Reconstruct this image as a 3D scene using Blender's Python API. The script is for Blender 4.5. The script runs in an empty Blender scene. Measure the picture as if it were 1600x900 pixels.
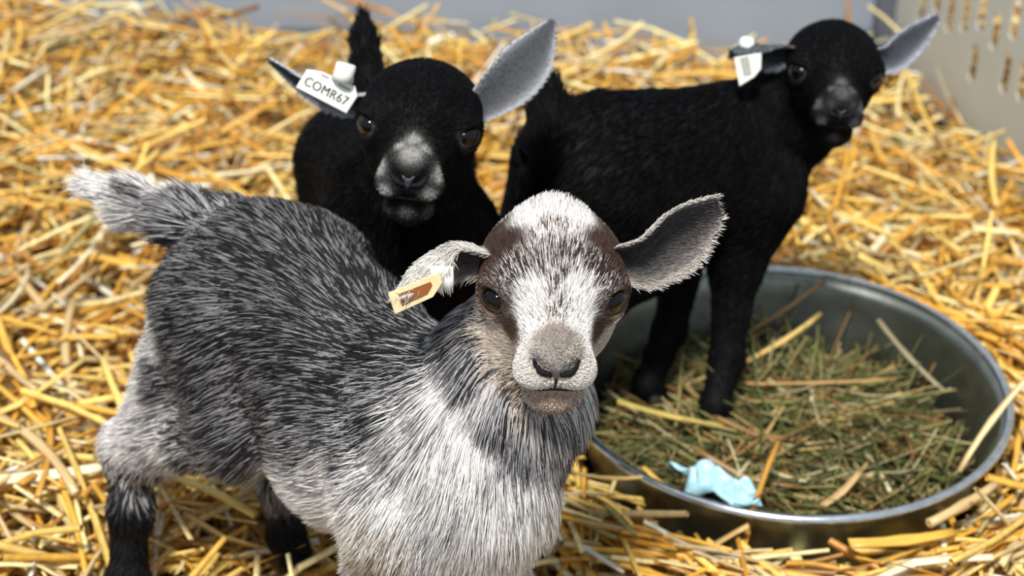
import bpy, math, random
import numpy as np
from mathutils import Vector, Matrix
from mathutils.bvhtree import BVHTree

random.seed(7)
rng = np.random.default_rng(7)
scene = bpy.context.scene
COL = scene.collection

# ------------------------------------------------------------------ camera
PITCH = math.radians(31.0)
CAM = np.array([0.0, 0.0, 0.70])
FPX = 800.0 / math.tan(math.radians(18.0))          # focal length in pixels of the 1600x900 frame
FWD = np.array([0, math.cos(PITCH), -math.sin(PITCH)])
UPV = np.array([0, math.sin(PITCH), math.cos(PITCH)])
RGT = np.array([1.0, 0, 0])
cam_d = bpy.data.cameras.new('camera')
cam = bpy.data.objects.new('camera', cam_d)
COL.objects.link(cam)
cam.location = CAM
cam.rotation_euler = (math.pi / 2 - PITCH, 0, 0)
cam_d.sensor_width = 36.0
cam_d.lens = 18.0 / math.tan(math.radians(18.0))
cam_d.clip_start = 0.01
cam_d.dof.use_dof = True
cam_d.dof.focus_distance = 0.775
cam_d.dof.aperture_fstop = 8.0
scene.camera = cam

# ------------------------------------------------------------------ light
world = bpy.data.worlds.new('world')
scene.world = world
world.use_nodes = True
bg = world.node_tree.nodes['Background']
bg.inputs['Color'].default_value = (0.80, 0.90, 1.0, 1)
bg.inputs['Strength'].default_value = 0.60
sun_d = bpy.data.lights.new('sun', 'SUN')
sun_d.energy = 4.7
sun_d.angle = math.radians(9)
sun_d.color = (1.0, 0.965, 0.90)
sun = bpy.data.objects.new('sun', sun_d)
COL.objects.link(sun)
sun.rotation_euler = Vector((0.13, 0.47, -1.0)).to_track_quat('-Z', 'Y').to_euler()

vs = scene.view_settings
vs.view_transform = 'Standard'
vs.look = 'None'
vs.gamma = 1.0
vs.use_curve_mapping = False
vs.exposure = 0.0


def P(x, y, d):
    """world point seen at pixel x, y at depth d (metres) in front of the lens"""
    return CAM + FWD * d + RGT * ((x - 800) / FPX * d) + UPV * ((450 - y) / FPX * d)


def G(x, y, z=0.0):
    """world point at pixel x, y on the horizontal plane z"""
    r = FWD + RGT * ((x - 800) / FPX) + UPV * ((450 - y) / FPX)
    return CAM + r * ((z - CAM[2]) / r[2])


def nrmz(v):
    v = np.asarray(v, float)
    return v / (np.linalg.norm(v) + 1e-12)


def lin(r, g, b):
    f = lambda c: (c / 255 / 12.92) if c <= 10 else ((c / 255 + 0.055) / 1.055) ** 2.4
    return (f(r), f(g), f(b))


# ------------------------------------------------------------------ generic builders
def link(o, parent=None):
    COL.objects.link(o)
    if parent is not None:
        o.parent = parent
        o.matrix_parent_inverse = parent.matrix_world.inverted() if False else Matrix.Translation(parent.location).inverted()
    return o


def tag(o, label=None, cat=None, group=None, kind=None):
    if label: o['label'] = label
    if cat: o['category'] = cat
    if group: o['group'] = group
    if kind: o['kind'] = kind
    return o


def empty(name, loc):
    o = bpy.data.objects.new(name, None)
    o.location = loc
    o.empty_display_size = 0.02
    COL.objects.link(o)
    return o


def np_mesh(name, verts, faces, mat=None, cols=None, smooth=True):
    """verts (n,3); faces (m,3|4) array or a list of such arrays"""
    me = bpy.data.meshes.new(name)
    if not isinstance(faces, list):
        faces = [faces]
    faces = [np.asarray(f, np.int32) for f in faces if len(f)]
    me.vertices.add(len(verts))
    me.vertices.foreach_set('co', np.asarray(verts, np.float32).ravel())
    loops = np.concatenate([f.ravel() for f in faces])
    sizes = np.concatenate([np.full(len(f), f.shape[1], np.int32) for f in faces])
    me.loops.add(len(loops))
    me.loops.foreach_set('vertex_index', loops)
    me.polygons.add(len(sizes))
    me.polygons.foreach_set('loop_start', np.concatenate([[0], np.cumsum(sizes)[:-1]]).astype(np.int32))
    me.update(calc_edges=True)
    me.validate()
    me.polygons.foreach_set('use_smooth', np.full(len(me.polygons), bool(smooth)))
    if cols is not None:
        a = me.attributes.new('col', 'FLOAT_COLOR', 'POINT')
        c = np.ones((len(verts), 4), np.float32)
        c[:, :3] = cols
        a.data.foreach_set('color', c.ravel())
    if mat: me.materials.append(mat)
    return me


def obj(name, me, parent=None):
    return link(bpy.data.objects.new(name, me), parent)


def tube(pts, radii, sides=8, caps=True, flat=1.0, flatdir=None):
    """swept tube through pts; returns verts, [quads, tris]"""
    pts = np.asarray(pts, float)
    n = len(pts)
    radii = np.broadcast_to(np.asarray(radii, float), (n,))
    V = []
    ref = np.array([0.31, 0.17, 0.93]) if flatdir is None else np.asarray(flatdir, float)
    for i in range(n):
        t = nrmz(pts[min(i + 1, n - 1)] - pts[max(i - 1, 0)])
        a = nrmz(np.cross(t, ref)); b = np.cross(a, t)
        for k in range(sides):
            w = 2 * math.pi * k / sides
            V.append(pts[i] + radii[i] * (math.cos(w) * a + flat * math.sin(w) * b))
    Q = [(i * sides + k, i * sides + (k + 1) % sides, (i + 1) * sides + (k + 1) % sides, (i + 1) * sides + k)
         for i in range(n - 1) for k in range(sides)]
    T = []
    if caps:
        V += [pts[0], pts[-1]]
        c0, c1 = n * sides, n * sides + 1
        T += [(c0, (k + 1) % sides, k) for k in range(sides)]
        T += [(c1, (n - 1) * sides + k, (n - 1) * sides + (k + 1) % sides) for k in range(sides)]
    return np.array(V), [np.array(Q), np.array(T).reshape(-1, 3)]


def spline(pts, n):
    """Catmull-Rom resample"""
    p = np.asarray(pts, float)
    if p.ndim == 1: p = p[:, None]
    q = np.vstack([2 * p[0] - p[1], p, 2 * p[-1] - p[-2]])
    out = []
    for u in np.linspace(0, len(p) - 1, n):
        i = min(int(u), len(p) - 2); t = u - i
        a, b, c, d = q[i], q[i + 1], q[i + 2], q[i + 3]
        out.append(0.5 * ((2 * b) + (c - a) * t + (2 * a - 5 * b + 4 * c - d) * t * t + (3 * b - a - 3 * c + d) * t ** 3))
    return np.array(out)


# ------------------------------------------------------------------ materials
def material(name):
    m = bpy.data.materials.new(name)
    m.use_nodes = True
    nt = m.node_tree
    return m, nt, nt.nodes['Principled BSDF']


def mat_plain(name, col, rough=0.6, metal=0.0, spec=0.5, noise=0.0, scale=40, bump=0.0):
    m, nt, b = material(name)
    b.inputs['Base Color'].default_value = (*col, 1)
    b.inputs['Roughness'].default_value = rough
    b.inputs['Metallic'].default_value = metal
    b.inputs['Specular IOR Level'].default_value = spec
    if noise or bump:
        tc = nt.nodes.new('ShaderNodeTexCoord')
        nz = nt.nodes.new('ShaderNodeTexNoise')
        nz.inputs['Scale'].default_value = scale
        nz.inputs['Detail'].default_value = 5
        nt.links.new(tc.outputs['Object'], nz.inputs['Vector'])
        if noise:
            rp = nt.nodes.new('ShaderNodeValToRGB')
            rp.color_ramp.elements[0].position = 0.3
            rp.color_ramp.elements[1].position = 0.7
            rp.color_ramp.elements[0].color = (*[c * (1 - noise) for c in col], 1)
            rp.color_ramp.elements[1].color = (*[min(1, c * (1 + noise)) for c in col], 1)
            nt.links.new(nz.outputs['Fac'], rp.inputs['Fac'])
            nt.links.new(rp.outputs['Color'], b.inputs['Base Color'])
        if bump:
            bp = nt.nodes.new('ShaderNodeBump')
            bp.inputs['Strength'].default_value = bump
            bp.inputs['Distance'].default_value = 0.002
            nt.links.new(nz.outputs['Fac'], bp.inputs['Height'])
            nt.links.new(bp.outputs['Normal'], b.inputs['Normal'])
    return m


def mat_attr(name, rough=0.5, spec=0.3, noise=0.0, scale=200, trans=0.0):
    """colour from the 'col' attribute (pigment), with fine grain"""
    m, nt, b = material(name)
    at = nt.nodes.new('ShaderNodeAttribute')
    at.attribute_name = 'col'
    src = at.outputs['Color']
    if noise:
        tc = nt.nodes.new('ShaderNodeTexCoord')
        nz = nt.nodes.new('ShaderNodeTexNoise')
        nz.inputs['Scale'].default_value = scale
        nz.inputs['Detail'].default_value = 4
        nt.links.new(tc.outputs['Object'], nz.inputs['Vector'])
        mr = nt.nodes.new('ShaderNodeMapRange')
        mr.inputs['From Min'].default_value = 0.3; mr.inputs['From Max'].default_value = 0.7
        mr.inputs['To Min'].default_value = 1 - noise; mr.inputs['To Max'].default_value = 1 + noise
        nt.links.new(nz.outputs['Fac'], mr.inputs['Value'])
        mx = nt.nodes.new('ShaderNodeMix'); mx.data_type = 'RGBA'; mx.blend_type = 'MULTIPLY'
        mx.inputs['Factor'].default_value = 1
        nt.links.new(src, mx.inputs['A']); nt.links.new(mr.outputs['Result'], mx.inputs['B'])
        src = mx.outputs['Result']
    nt.links.new(src, b.inputs['Base Color'])
    b.inputs['Roughness'].default_value = rough
    b.inputs['Specular IOR Level'].default_value = spec
    return m


M_straw = mat_attr('straw', 0.38, 0.45, 0.22, 160)
M_hay = mat_attr('hay', 0.6, 0.25, 0.2, 200)
M_skin = mat_attr('goat_skin', 0.7, 0.15)
M_fur = mat_attr('goat_fur', 0.55, 0.25)
M_blackfur = mat_attr('black_goat_fur', 0.60, 0.07)


def mat_loose(name='loose_straw', tones=((192, 142, 58), (226, 180, 82), (238, 206, 116), (212, 186, 136), (242, 228, 184))):
    m, nt, b = material(name)
    oi = nt.nodes.new('ShaderNodeObjectInfo')
    rp = nt.nodes.new('ShaderNodeValToRGB')
    e = rp.color_ramp.elements
    e[0].position = 0; e[0].color = (*lin(*tones[0]), 1)
    e[1].position = 1; e[1].color = (*lin(*tones[4]), 1)
    for p_, c_ in ((0.25, tones[1]), (0.5, tones[2]), (0.75, tones[3])):
        k = e.new(p_); k.color = (*lin(*c_), 1)
    nt.links.new(oi.outputs['Random'], rp.inputs['Fac'])
    tc = nt.nodes.new('ShaderNodeTexCoord')
    mp = nt.nodes.new('ShaderNodeMapping'); mp.inputs['Scale'].default_value = (25, 900, 900)
    nz = nt.nodes.new('ShaderNodeTexNoise'); nz.inputs['Scale'].default_value = 1.0; nz.inputs['Detail'].default_value = 3
    nt.links.new(tc.outputs['Object'], mp.inputs['Vector']); nt.links.new(mp.outputs['Vector'], nz.inputs['Vector'])
    mr = nt.nodes.new('ShaderNodeMapRange')
    mr.inputs['From Min'].default_value = 0.3; mr.inputs['From Max'].default_value = 0.7
    mr.inputs['To Min'].default_value = 0.72; mr.inputs['To Max'].default_value = 1.15
    nt.links.new(nz.outputs['Fac'], mr.inputs['Value'])
    mx = nt.nodes.new('ShaderNodeMix'); mx.data_type = 'RGBA'; mx.blend_type = 'MULTIPLY'; mx.inputs['Factor'].default_value = 1
    nt.links.new(rp.outputs['Color'], mx.inputs['A']); nt.links.new(mr.outputs['Result'], mx.inputs['B'])
    nt.links.new(mx.outputs['Result'], b.inputs['Base Color'])
    b.inputs['Roughness'].default_value = 0.36
    b.inputs['Specular IOR Level'].default_value = 0.5
    return m


M_loose = mat_loose()


def straw_tone(name, c):
    return mat_loose(name, (c,) * 5)


TONES = [('deep golden', straw_tone('straw_deep_gold', (204, 148, 58))), ('golden', straw_tone('straw_gold', (228, 178, 78))),
         ('light yellow', straw_tone('straw_yellow', (238, 206, 116))), ('tan', straw_tone('straw_tan', (208, 178, 126))),
         ('cream', straw_tone('straw_cream', (242, 228, 188)))]
STEM_TONES = [('olive', straw_tone('stem_olive', (140, 130, 76))), ('tan', straw_tone('stem_tan', (186, 154, 96))), ('brown', straw_tone('stem_brown', (152, 116, 70))),
              ('pale', straw_tone('stem_pale', (206, 194, 154)))]
FEET_XY = np.array([(-.246, .772), (-.150, .812), (-.030, .606), (.020, .650), (-.130, 1.06), (-.062, 1.06), (-.102, .925), (-.040, .925), (.020, .925), (-.010, .990)])
M_floor = mat_plain('litter', lin(84, 56, 28), 0.9, noise=0.5, scale=60, bump=0.6)
M_wall = mat_plain('grey_wall', lin(154, 166, 182), 0.55, noise=0.06, scale=9)
M_panel = mat_plain('slotted_plastic', lin(196, 198, 190), 0.5, noise=0.05, scale=14)
M_post = mat_plain('corner_post', lin(92, 100, 112), 0.6, noise=0.08, scale=20)
M_steel = mat_plain('galvanized_steel', (0.30, 0.32, 0.29), 0.42, 1.0, noise=0.22, scale=55, bump=0.12)
M_rim = mat_plain('rim_steel', (0.72, 0.76, 0.80), 0.22, 1.0, noise=0.15, scale=120, bump=0.15)
M_tag = mat_plain('tag_plastic', lin(238, 240, 230), 0.4, noise=0.05, scale=260)
M_tagold = mat_plain('weathered_tag_plastic', lin(226, 206, 160), 0.5, noise=0.12, scale=300)
M_ink = mat_plain('tag_ink', lin(52, 50, 44), 0.7)
M_inkgrey = mat_plain('faded_ink', lin(150, 148, 138), 0.7)
M_inkbrown = mat_plain('brown_stain', lin(140, 78, 26), 0.7)
M_blue = mat_plain('blue_plastic', lin(180, 224, 246), 0.35, noise=0.22, scale=140)
M_dark = mat_plain('dark_lip', (0.008, 0.007, 0.008), 0.7, spec=0.15)
M_nose = mat_plain('nose_skin', (0.10, 0.085, 0.095), 0.4)
M_hoof = mat_plain('hoof_horn', (0.03, 0.026, 0.022), 0.5, noise=0.3, scale=90)
M_pupil = mat_plain('pupil', (0.002, 0.002, 0.003), 0.08, spec=0.35)
M_lid = mat_plain('eyelid_skin', (0.035, 0.022, 0.018), 0.6)


def mat_eye():
    m, nt, b = material('amber_eye')
    tc = nt.nodes.new('ShaderNodeTexCoord')
    nz = nt.nodes.new('ShaderNodeTexNoise'); nz.inputs['Scale'].default_value = 500
    rp = nt.nodes.new('ShaderNodeValToRGB')
    rp.color_ramp.elements[0].color = (0.012, 0.006, 0.003, 1)
    rp.color_ramp.elements[1].color = (0.060, 0.028, 0.012, 1)
    nt.links.new(tc.outputs['Object'], nz.inputs['Vector']); nt.links.new(nz.outputs['Fac'], rp.inputs['Fac'])
    nt.links.new(rp.outputs['Color'], b.inputs['Base Color'])
    b.inputs['Roughness'].default_value = 0.08
    b.inputs['Specular IOR Level'].default_value = 0.35
    b.inputs['Coat Weight'].default_value = 0.0
    b.inputs['Coat Roughness'].default_value = 0.03
    return m


M_eye = mat_eye()

# ------------------------------------------------------------------ the setting
TUB = np.array([0.198, 0.952]); TUB_R = 0.160; RIM_Z = 0.05; TUB_B = -0.040
WY = 1.80                                            # back wall
WA, WB = np.array([0.455, 1.80]), np.array([0.575, 1.00])   # slotted side panel, seen from above


def bed_h(x, y):
    """height of the straw surface"""
    h = (0.010 * np.sin(9 * x + 4 * y + 1.0) + 0.009 * np.sin(13 * y - 7 * x + .5) + 0.006 * np.sin(23 * x + 17 * y))
    back = np.clip((y - 1.15) / 0.6, 0, 1)
    h = h + back * (0.004 - 0.045 * np.clip((x + 0.1) / 0.5, -0.4, 1))
    # heap against the foot of the side panel
    w = WA[0] + (WA[1] - y) * (WB[0] - WA[0]) / (WA[1] - WB[1])
    h = h + 0.035 * np.exp(-((x - w + 0.03) / 0.07) ** 2) * np.clip((y - 1.15) / 0.3, 0, 1)
    r = np.hypot(x - TUB[0], y - TUB[1])
    h = h + 0.017 * np.exp(-((r - TUB_R) / 0.06) ** 2)
    return h


def grid_mesh(name, xs, ys, zf, mat):
    X, Y = np.meshgrid(xs, ys, indexing='ij')
    V = np.stack([X, Y, zf(X, Y)], -1).reshape(-1, 3)
    nx, ny = len(xs), len(ys)
    i, j = np.meshgrid(np.arange(nx - 1), np.arange(ny - 1), indexing='ij')
    a = (i * ny + j).ravel()
    return np_mesh(name, V, np.stack([a, a + ny, a + ny + 1, a + 1], 1), mat)


tag(obj('floor', grid_mesh('floor', np.linspace(-1.3, 1.3, 60), np.linspace(0.1, 2.4, 60),
                           lambda x, y: bed_h(x, y) * 0.8 - 0.058, M_floor)),
    'pen floor covered with brown straw litter', 'floor', kind='structure')


def box(x0, x1, y0, y1, z0, z1):
    V = np.array([(x, y, z) for x in (x0, x1) for y in (y0, y1) for z in (z0, z1)], float)
    F = np.array([(0, 1, 3, 2), (4, 6, 7, 5), (0, 4, 5, 1), (2, 3, 7, 6), (0, 2, 6, 4), (1, 5, 7, 3)])
    return V, F


V, F = box(-1.3, 0.455, WY, WY + 0.03, -0.06, 0.55)
tag(obj('wall_back', np_mesh('wall_back', V, F, M_wall, smooth=False)), 'smooth grey-blue wall at the back of the pen', 'wall', kind='structure')
V, F = box(0.436, 0.462, WY - 0.022, WY + 0.03, -0.06, 0.55)
tag(obj('trim_1', np_mesh('trim_1', V, F, M_post, smooth=False)), 'dark grey corner post between back wall and slotted panel', 'post', kind='structure')


def slotted_panel():
    L = np.linalg.norm(WB - WA); t = (WB - WA) / L
    nrm = np.array([-t[1], t[0]])
    if nrm[0] > 0: nrm = -nrm                        # towards the pen
    a, b = 0.0375, 0.058
    V, Fq = [], []

    def pt(s, z):
        return (WA[0] + t[0] * s, WA[1] + t[1] * s, z)
    hole = [(math.cos(w) * 0.0090, (0.0135 if math.sin(w) > 0 else -0.0135) + math.sin(w) * 0.0078)
            for w in [math.pi / 8 + k * math.pi / 4 for k in range(8)]]
    z_lo, z_hi = -0.05, 0.50
    ncol = int(L / a)
    for c in range(ncol):
        s0, s1 = c * a, (c + 1) * a
        zb = 0.026 + (b / 2 if c % 2 else 0) + 0.014 * math.sin(c * 1.9)
        # plain strip below and above the slots
        k0 = len(V); V += [pt(s0, z_lo), pt(s1, z_lo), pt(s1, zb), pt(s0, zb)]; Fq.append((k0, k0 + 1, k0 + 2, k0 + 3))
        n = int((z_hi - zb) / b)
        for r in range(n):
            za, zc = zb + r * b, zb + (r + 1) * b
            k0 = len(V)
            sm, zm = (s0 + s1) / 2, (za + zc) / 2
            V += [pt(sm + hx, zm + hz) for hx, hz in hole]
            V += [pt(s1, zm), pt(s1, zc), pt(sm, zc), pt(s0, zc), pt(s0, zm), pt(s0, za), pt(sm, za), pt(s1, za)]
            # hole angles 22.5.. : 0 right-up,1 up-right,2 up-left,3 left-up,4 left-down,5 down-left,6 down-right,7 right-down
            o = k0 + 8
            Fq += [(k0 + 0, o + 0, o + 1, k0 + 1), (k0 + 1, o + 1, o + 2, k0 + 2), (k0 + 2, o + 2, o + 3, k0 + 3),
                   (k0 + 3, o + 3, o + 4, k0 + 4), (k0 + 4, o + 4, o + 5, k0 + 5), (k0 + 5, o + 5, o + 6, k0 + 6),
                   (k0 + 6, o + 6, o + 7, k0 + 7), (k0 + 7, o + 7, o + 0, k0 + 0)]
        zt = zb + n * b
        k0 = len(V); V += [pt(s0, zt), pt(s1, zt), pt(s1, z_hi + 0.06), pt(s0, z_hi + 0.06)]; Fq.append((k0, k0 + 1, k0 + 2, k0 + 3))
    me = np_mesh('wall_right', np.array(V), np.array(Fq), M_panel, smooth=False)
    o = obj('wall_right', me)
    sd = o.modifiers.new('thick', 'SOLIDIFY'); sd.thickness = 0.0016; sd.offset = 0
    tag(o, 'beige plastic side panel with rows of upright slots', 'panel', kind='structure')


slotted_panel()


# ------------------------------------------------------------------ straw
def stalks(c, d, L, rad, flat, bend, cols, sides=5, rings=4):
    """many bent, flattened stalks at once. c centre, d unit direction, bend sideways offset"""
    n = len(c)
    up = np.tile([0.0, 0.0, 1.0], (n, 1)) + rng.normal(0, .25, (n, 3))
    a = np.cross(d, up); a /= np.linalg.norm(a, axis=1, keepdims=True)
    b = np.cross(a, d)
    roll = rng.uniform(0, 2 * np.pi, n)[:, None] * (flat[:, None] > 0.5) + rng.normal(0, .5, n)[:, None] * (flat[:, None] <= 0.5)
    a2 = a * np.cos(roll) + b * np.sin(roll); b2 = -a * np.sin(roll) + b * np.cos(roll)
    bd = rng.normal(0, 1, n)[:, None] * a + rng.normal(0, .4, n)[:, None] * b
    V = np.zeros((n, rings, sides, 3))
    for i in range(rings):
        t = i / (rings - 1) * 2 - 1
        ctr = c + d * (L[:, None] * t / 2) + bd * (bend[:, None] * (t * t - 0.4))
        taper = 1.0 - 0.25 * max(0, t)
        for k in range(sides):
            w = 2 * np.pi * k / sides
            V[:, i, k] = ctr + (rad * taper)[:, None] * (math.cos(w) * a2 + flat[:, None] * math.sin(w) * b2)
    q = np.array([(i * sides + k, i * sides + (k + 1) % sides, (i + 1) * sides + (k + 1) % sides, (i + 1) * sides + k)
                  for i in range(rings - 1) for k in range(sides)])
    Q = (np.arange(n)[:, None, None] * (rings * sides) + q[None]).reshape(-1, 4)
    C = np.repeat(cols, rings * sides, axis=0)
    return V.reshape(-1, 3), Q, C


STRAW_COLS = np.array([lin(226, 174, 72), lin(212, 154, 56), lin(238, 200, 108), lin(244, 224, 162), lin(184, 126, 48),
                       lin(204, 176, 126), lin(234, 230, 214), lin(142, 98, 50), lin(184, 174, 120)])
STRAW_P = np.array([.17, .12, .20, .16, .11, .12, .05, .06, .03])


def straw_cols(n):
    c = STRAW_COLS[rng.choice(len(STRAW_COLS), n, p=STRAW_P / STRAW_P.sum())]
    return np.clip(c * rng.uniform(.75, 1.15, (n, 1)), 0, .95)


def in_tub(p, zmax=0.075, pad=0.004):
    r = np.hypot(p[..., 0] - TUB[0], p[..., 1] - TUB[1])
    wall = 0.132 + np.clip((p[..., 2] - TUB_B) / (RIM_Z - TUB_B), 0, 1) * 0.030 + pad
    return (r < wall) & (p[..., 2] < zmax)


def crosses(c, d, L):
    bad = np.zeros(len(c), bool)
    for t in np.linspace(-.5, .5, 7):
        p = c + d * (L * t)[:, None]
        bad |= in_tub(p)
        bad |= (p[:, 1] > WY - 0.004) & (p[:, 0] < 0.46)
    # must not pass through the slotted panel
    def side(p):
        t = WB - WA
        return (p[:, 0] - WA[0]) * t[1] - (p[:, 1] - WA[1]) * t[0]
    s0, s1 = side(c - d * (L / 2)[:, None]), side(c + d * (L / 2)[:, None])
    bad |= (s0 * s1 < 0) & (c[:, 1] > 1.0)
    return bad


def straw_layout(n, zlo, zhi, lmin, lmax, tilt):
    y = rng.uniform(0.42, 2.15, n * 3)
    x = rng.uniform(-1, 1, n * 3) * (0.325 * (y * .857 + .36) + 0.22)
    x = np.where((x > 0) & (y > 1.2), x * 1.25, x)
    ok = (y < 1.79) | (x > 0.47)
    x, y = x[ok][:n], y[ok][:n]
    m = len(x)
    z = bed_h(x, y) + rng.uniform(zlo, zhi, m)
    az = rng.uniform(0, 2 * np.pi, m)
    el = rng.normal(0, tilt, m)
    d = np.stack([np.cos(az) * np.cos(el), np.sin(az) * np.cos(el), np.sin(el)], 1)
    L = lmin + (lmax - lmin) * rng.beta(1.5, 2.4, m)
    c = np.stack([x, y, z], 1)
    k = ~crosses(c, d, L)
    return c[k], d[k], L[k]


def straw_bed():
    parts = []
    for n, zlo, zhi, lmin, lmax, tilt in ((8800, -.052, -.024, .04, .18, .10), (6600, -.026, -.002, .04, .20, .20), (4000, -.008, .018, .03, .19, .34), (8500, -.046, -.006, .008, .03, .4)):
        c, d, L = straw_layout(n, zlo, zhi, lmin, lmax, tilt)
        m = len(c)
        rad = (.0013 + .0022 * rng.beta(1.6, 2.0, m)) * (.55 if lmax < .05 else 1)
        flat = np.where(rng.random(m) < .45, rng.uniform(.12, .35, m), rng.uniform(.6, 1.0, m))
        parts.append(stalks(c, d, L, rad, flat, rng.uniform(0, .010, m) * (L / .1), straw_cols(m)))
    # straw tucked round the outside of the tub
    m = 2600
    a = rng.uniform(0, 2 * np.pi, m); z = rng.uniform(-.045, .034, m)
    r = .148 + (z + .04) * .33 + rng.uniform(0.0, .05, m)
    c = np.stack([TUB[0] + r * np.cos(a), TUB[1] + r * np.sin(a), z], 1)
    dz = a + np.pi / 2 + rng.normal(0, .55, m)
    el = rng.normal(0, .15, m)
    d = np.stack([np.cos(dz) * np.cos(el), np.sin(dz) * np.cos(el), np.sin(el)], 1)
    L = rng.uniform(.03, .11, m)
    k = ~crosses(c, d, L)
    c, d, L = c[k], d[k], L[k]; m = len(c)
    parts.append(stalks(c, d, L, rng.uniform(.0014, .003, m), rng.uniform(.2, 1, m), rng.uniform(0, .004, m), straw_cols(m)))
    off, Vs, Qs, Cs = 0, [], [], []
    for v, q, c in parts:
        Vs.append(v); Qs.append(q + off); Cs.append(c); off += len(v)
    o = obj('straw_bedding', np_mesh('straw_bedding', np.concatenate(Vs), np.concatenate(Qs), M_straw, np.concatenate(Cs)))
    tag(o, 'deep bed of loose golden straw covering the pen floor', 'straw', kind='stuff')


straw_bed()


def stalk_proto(L, r, flat, bend, kink=0.0):
    """a single straw along +X, a hollow stem with a swollen joint"""
    n = 7
    xs = np.linspace(-L / 2, L / 2, n)
    t = np.linspace(-1, 1, n)
    pts = np.stack([xs, bend * (t * t - .4) + kink * np.maximum(0, t), 0.15 * bend * t], 1)
    rr = r * np.array([1, .98, .97, 1.18, .93, .9, .86])
    V, F = tube(pts, rr, 6, caps=False, flat=flat, flatdir=(0, 0, 1))
    m = len(V)                                       # inner wall, so that the cut ends are open
    pts2, rr2 = pts[[0, -1]], rr[[0, -1]] * .62
    v2 = []
    for e in (0, n - 1):
        ring = V[e * 6:(e + 1) * 6]; ctr = pts[e]
        inn = ctr + (ring - ctr) * .6
        v2 += list(inn) + [ctr + (pts[n // 2] - ctr) * .06]
    V = np.vstack([V, v2])
    Q, T = list(map(tuple, F[0])), []
    for s, e in ((0, 0), (1, n - 1)):
        b0 = m + s * 7
        for k in range(6):
            k2 = (k + 1) % 6
            q = (e * 6 + k, b0 + k, b0 + k2, e * 6 + k2); Q.append(q if s == 0 else q[::-1])
            T.append((b0 + k, b0 + 6, b0 + k2))
    return np_mesh('straw_stalk', V, [np.array(Q), np.array(T)], M_loose)


PROTOS = [stalk_proto(L, r, f, b, k) for L, r, f, b, k in (
    (.10, .0028, .8, .004, 0), (.14, .0033, .35, .008, 0), (.08, .0042, .25, .002, 0), (.17, .0026, .7, .012, .0),
    (.06, .0032, .9, .001, 0), (.12, .0034, .30, .003, .018), (.09, .0025, .85, .006, -.010))]


def place_stalk(me, p, d, roll=0.0, scale=1.0, name='straw_stalk'):
    o = bpy.data.objects.new(name, me)
    COL.objects.link(o)
    d = Vector(d).normalized()
    q = d.to_track_quat('X', 'Z')
    o.rotation_mode = 'QUATERNION'
    from mathutils import Quaternion
    o.rotation_quaternion = q @ Quaternion((1, 0, 0), roll)
    o.location = p
    o.scale = (scale, scale, scale)
    return o


def toned(protos, tones):
    """alike meshes share data per tone"""
    out = {}
    for ti, (tn, tm) in enumerate(tones):
        for pi, me in enumerate(protos):
            m = me.copy(); m.materials[0] = tm; out[ti, pi] = m
    return out


STALK_SHAPE = ['straight', 'gently bowed', 'broad flat', 'long bowed', 'short stubby', 'flat kinked', 'thin kinked']


def where(x, y):
    r = math.hypot(x - TUB[0], y - TUB[1])
    if y > 1.5: return 'near the back wall'
    if x > .36 and y > 1.12: return 'at the foot of the slotted panel'
    if r < .30: return 'just behind the metal tub' if y > TUB[1] + .05 else ('in front of the metal tub' if y < TUB[1] - .05 else 'beside the metal tub')
    if y > 1.2: return 'behind the black kids'
    if math.hypot(x + .246, y - .772) < .13: return "by the grey kid's hind hooves"
    if x < -.12: return "behind the grey kid's tail" if y > .9 else "past the grey kid's hind leg"
    return 'close to the middle black kid' if y > .84 else 'under the grey kid'


def loose_straw(n):
    c, d, L = straw_layout(n * 6, .006, .020, .17, .2, .16)
    # keep what the lens can see, biggest (nearest) first
    rel = c - CAM
    dep = rel @ FWD
    px = 800 + rel @ RGT / dep * FPX; py = 450 - rel @ UPV / dep * FPX
    ok = (px > 5) & (px < 1595) & (py > 20) & (py < 895) & (c[:, 1] < 1.7)
    ok &= np.min(np.linalg.norm(c[:, None, :2] - FEET_XY[None], axis=2), axis=1) > .06
    c, d = c[ok], d[ok]
    order = np.argsort(c[:, 1] + rng.uniform(0, .7, len(c)))[:n]
    kit = toned(PROTOS, TONES)
    for k in order:
        ti, pi = random.randrange(len(TONES)), random.randrange(len(PROTOS))
        o = place_stalk(kit[ti, pi], c[k], d[k], random.uniform(-.6, .6), random.uniform(.75, 1.2))
        tag(o, f'{STALK_SHAPE[pi]} {TONES[ti][0]} straw stalk on the bed {where(c[k][0], c[k][1])}', 'straw stalk', 'loose straw stalks on the bed')


loose_straw(230)


# ------------------------------------------------------------------ feed tub
def lathe(profile, center, seg=96):
    V = []
    for r, z in profile:
        for k in range(seg):
            w = 2 * math.pi * k / seg
            V.append((center[0] + r * math.cos(w), center[1] + r * math.sin(w), z))
    n = len(profile)
    Q = [(i * seg + k, i * seg + (k + 1) % seg, (i + 1) * seg + (k + 1) % seg, (i + 1) * seg + k)
         for i in range(n - 1) for k in range(seg)]
    return np.array(V), np.array(Q)


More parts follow.
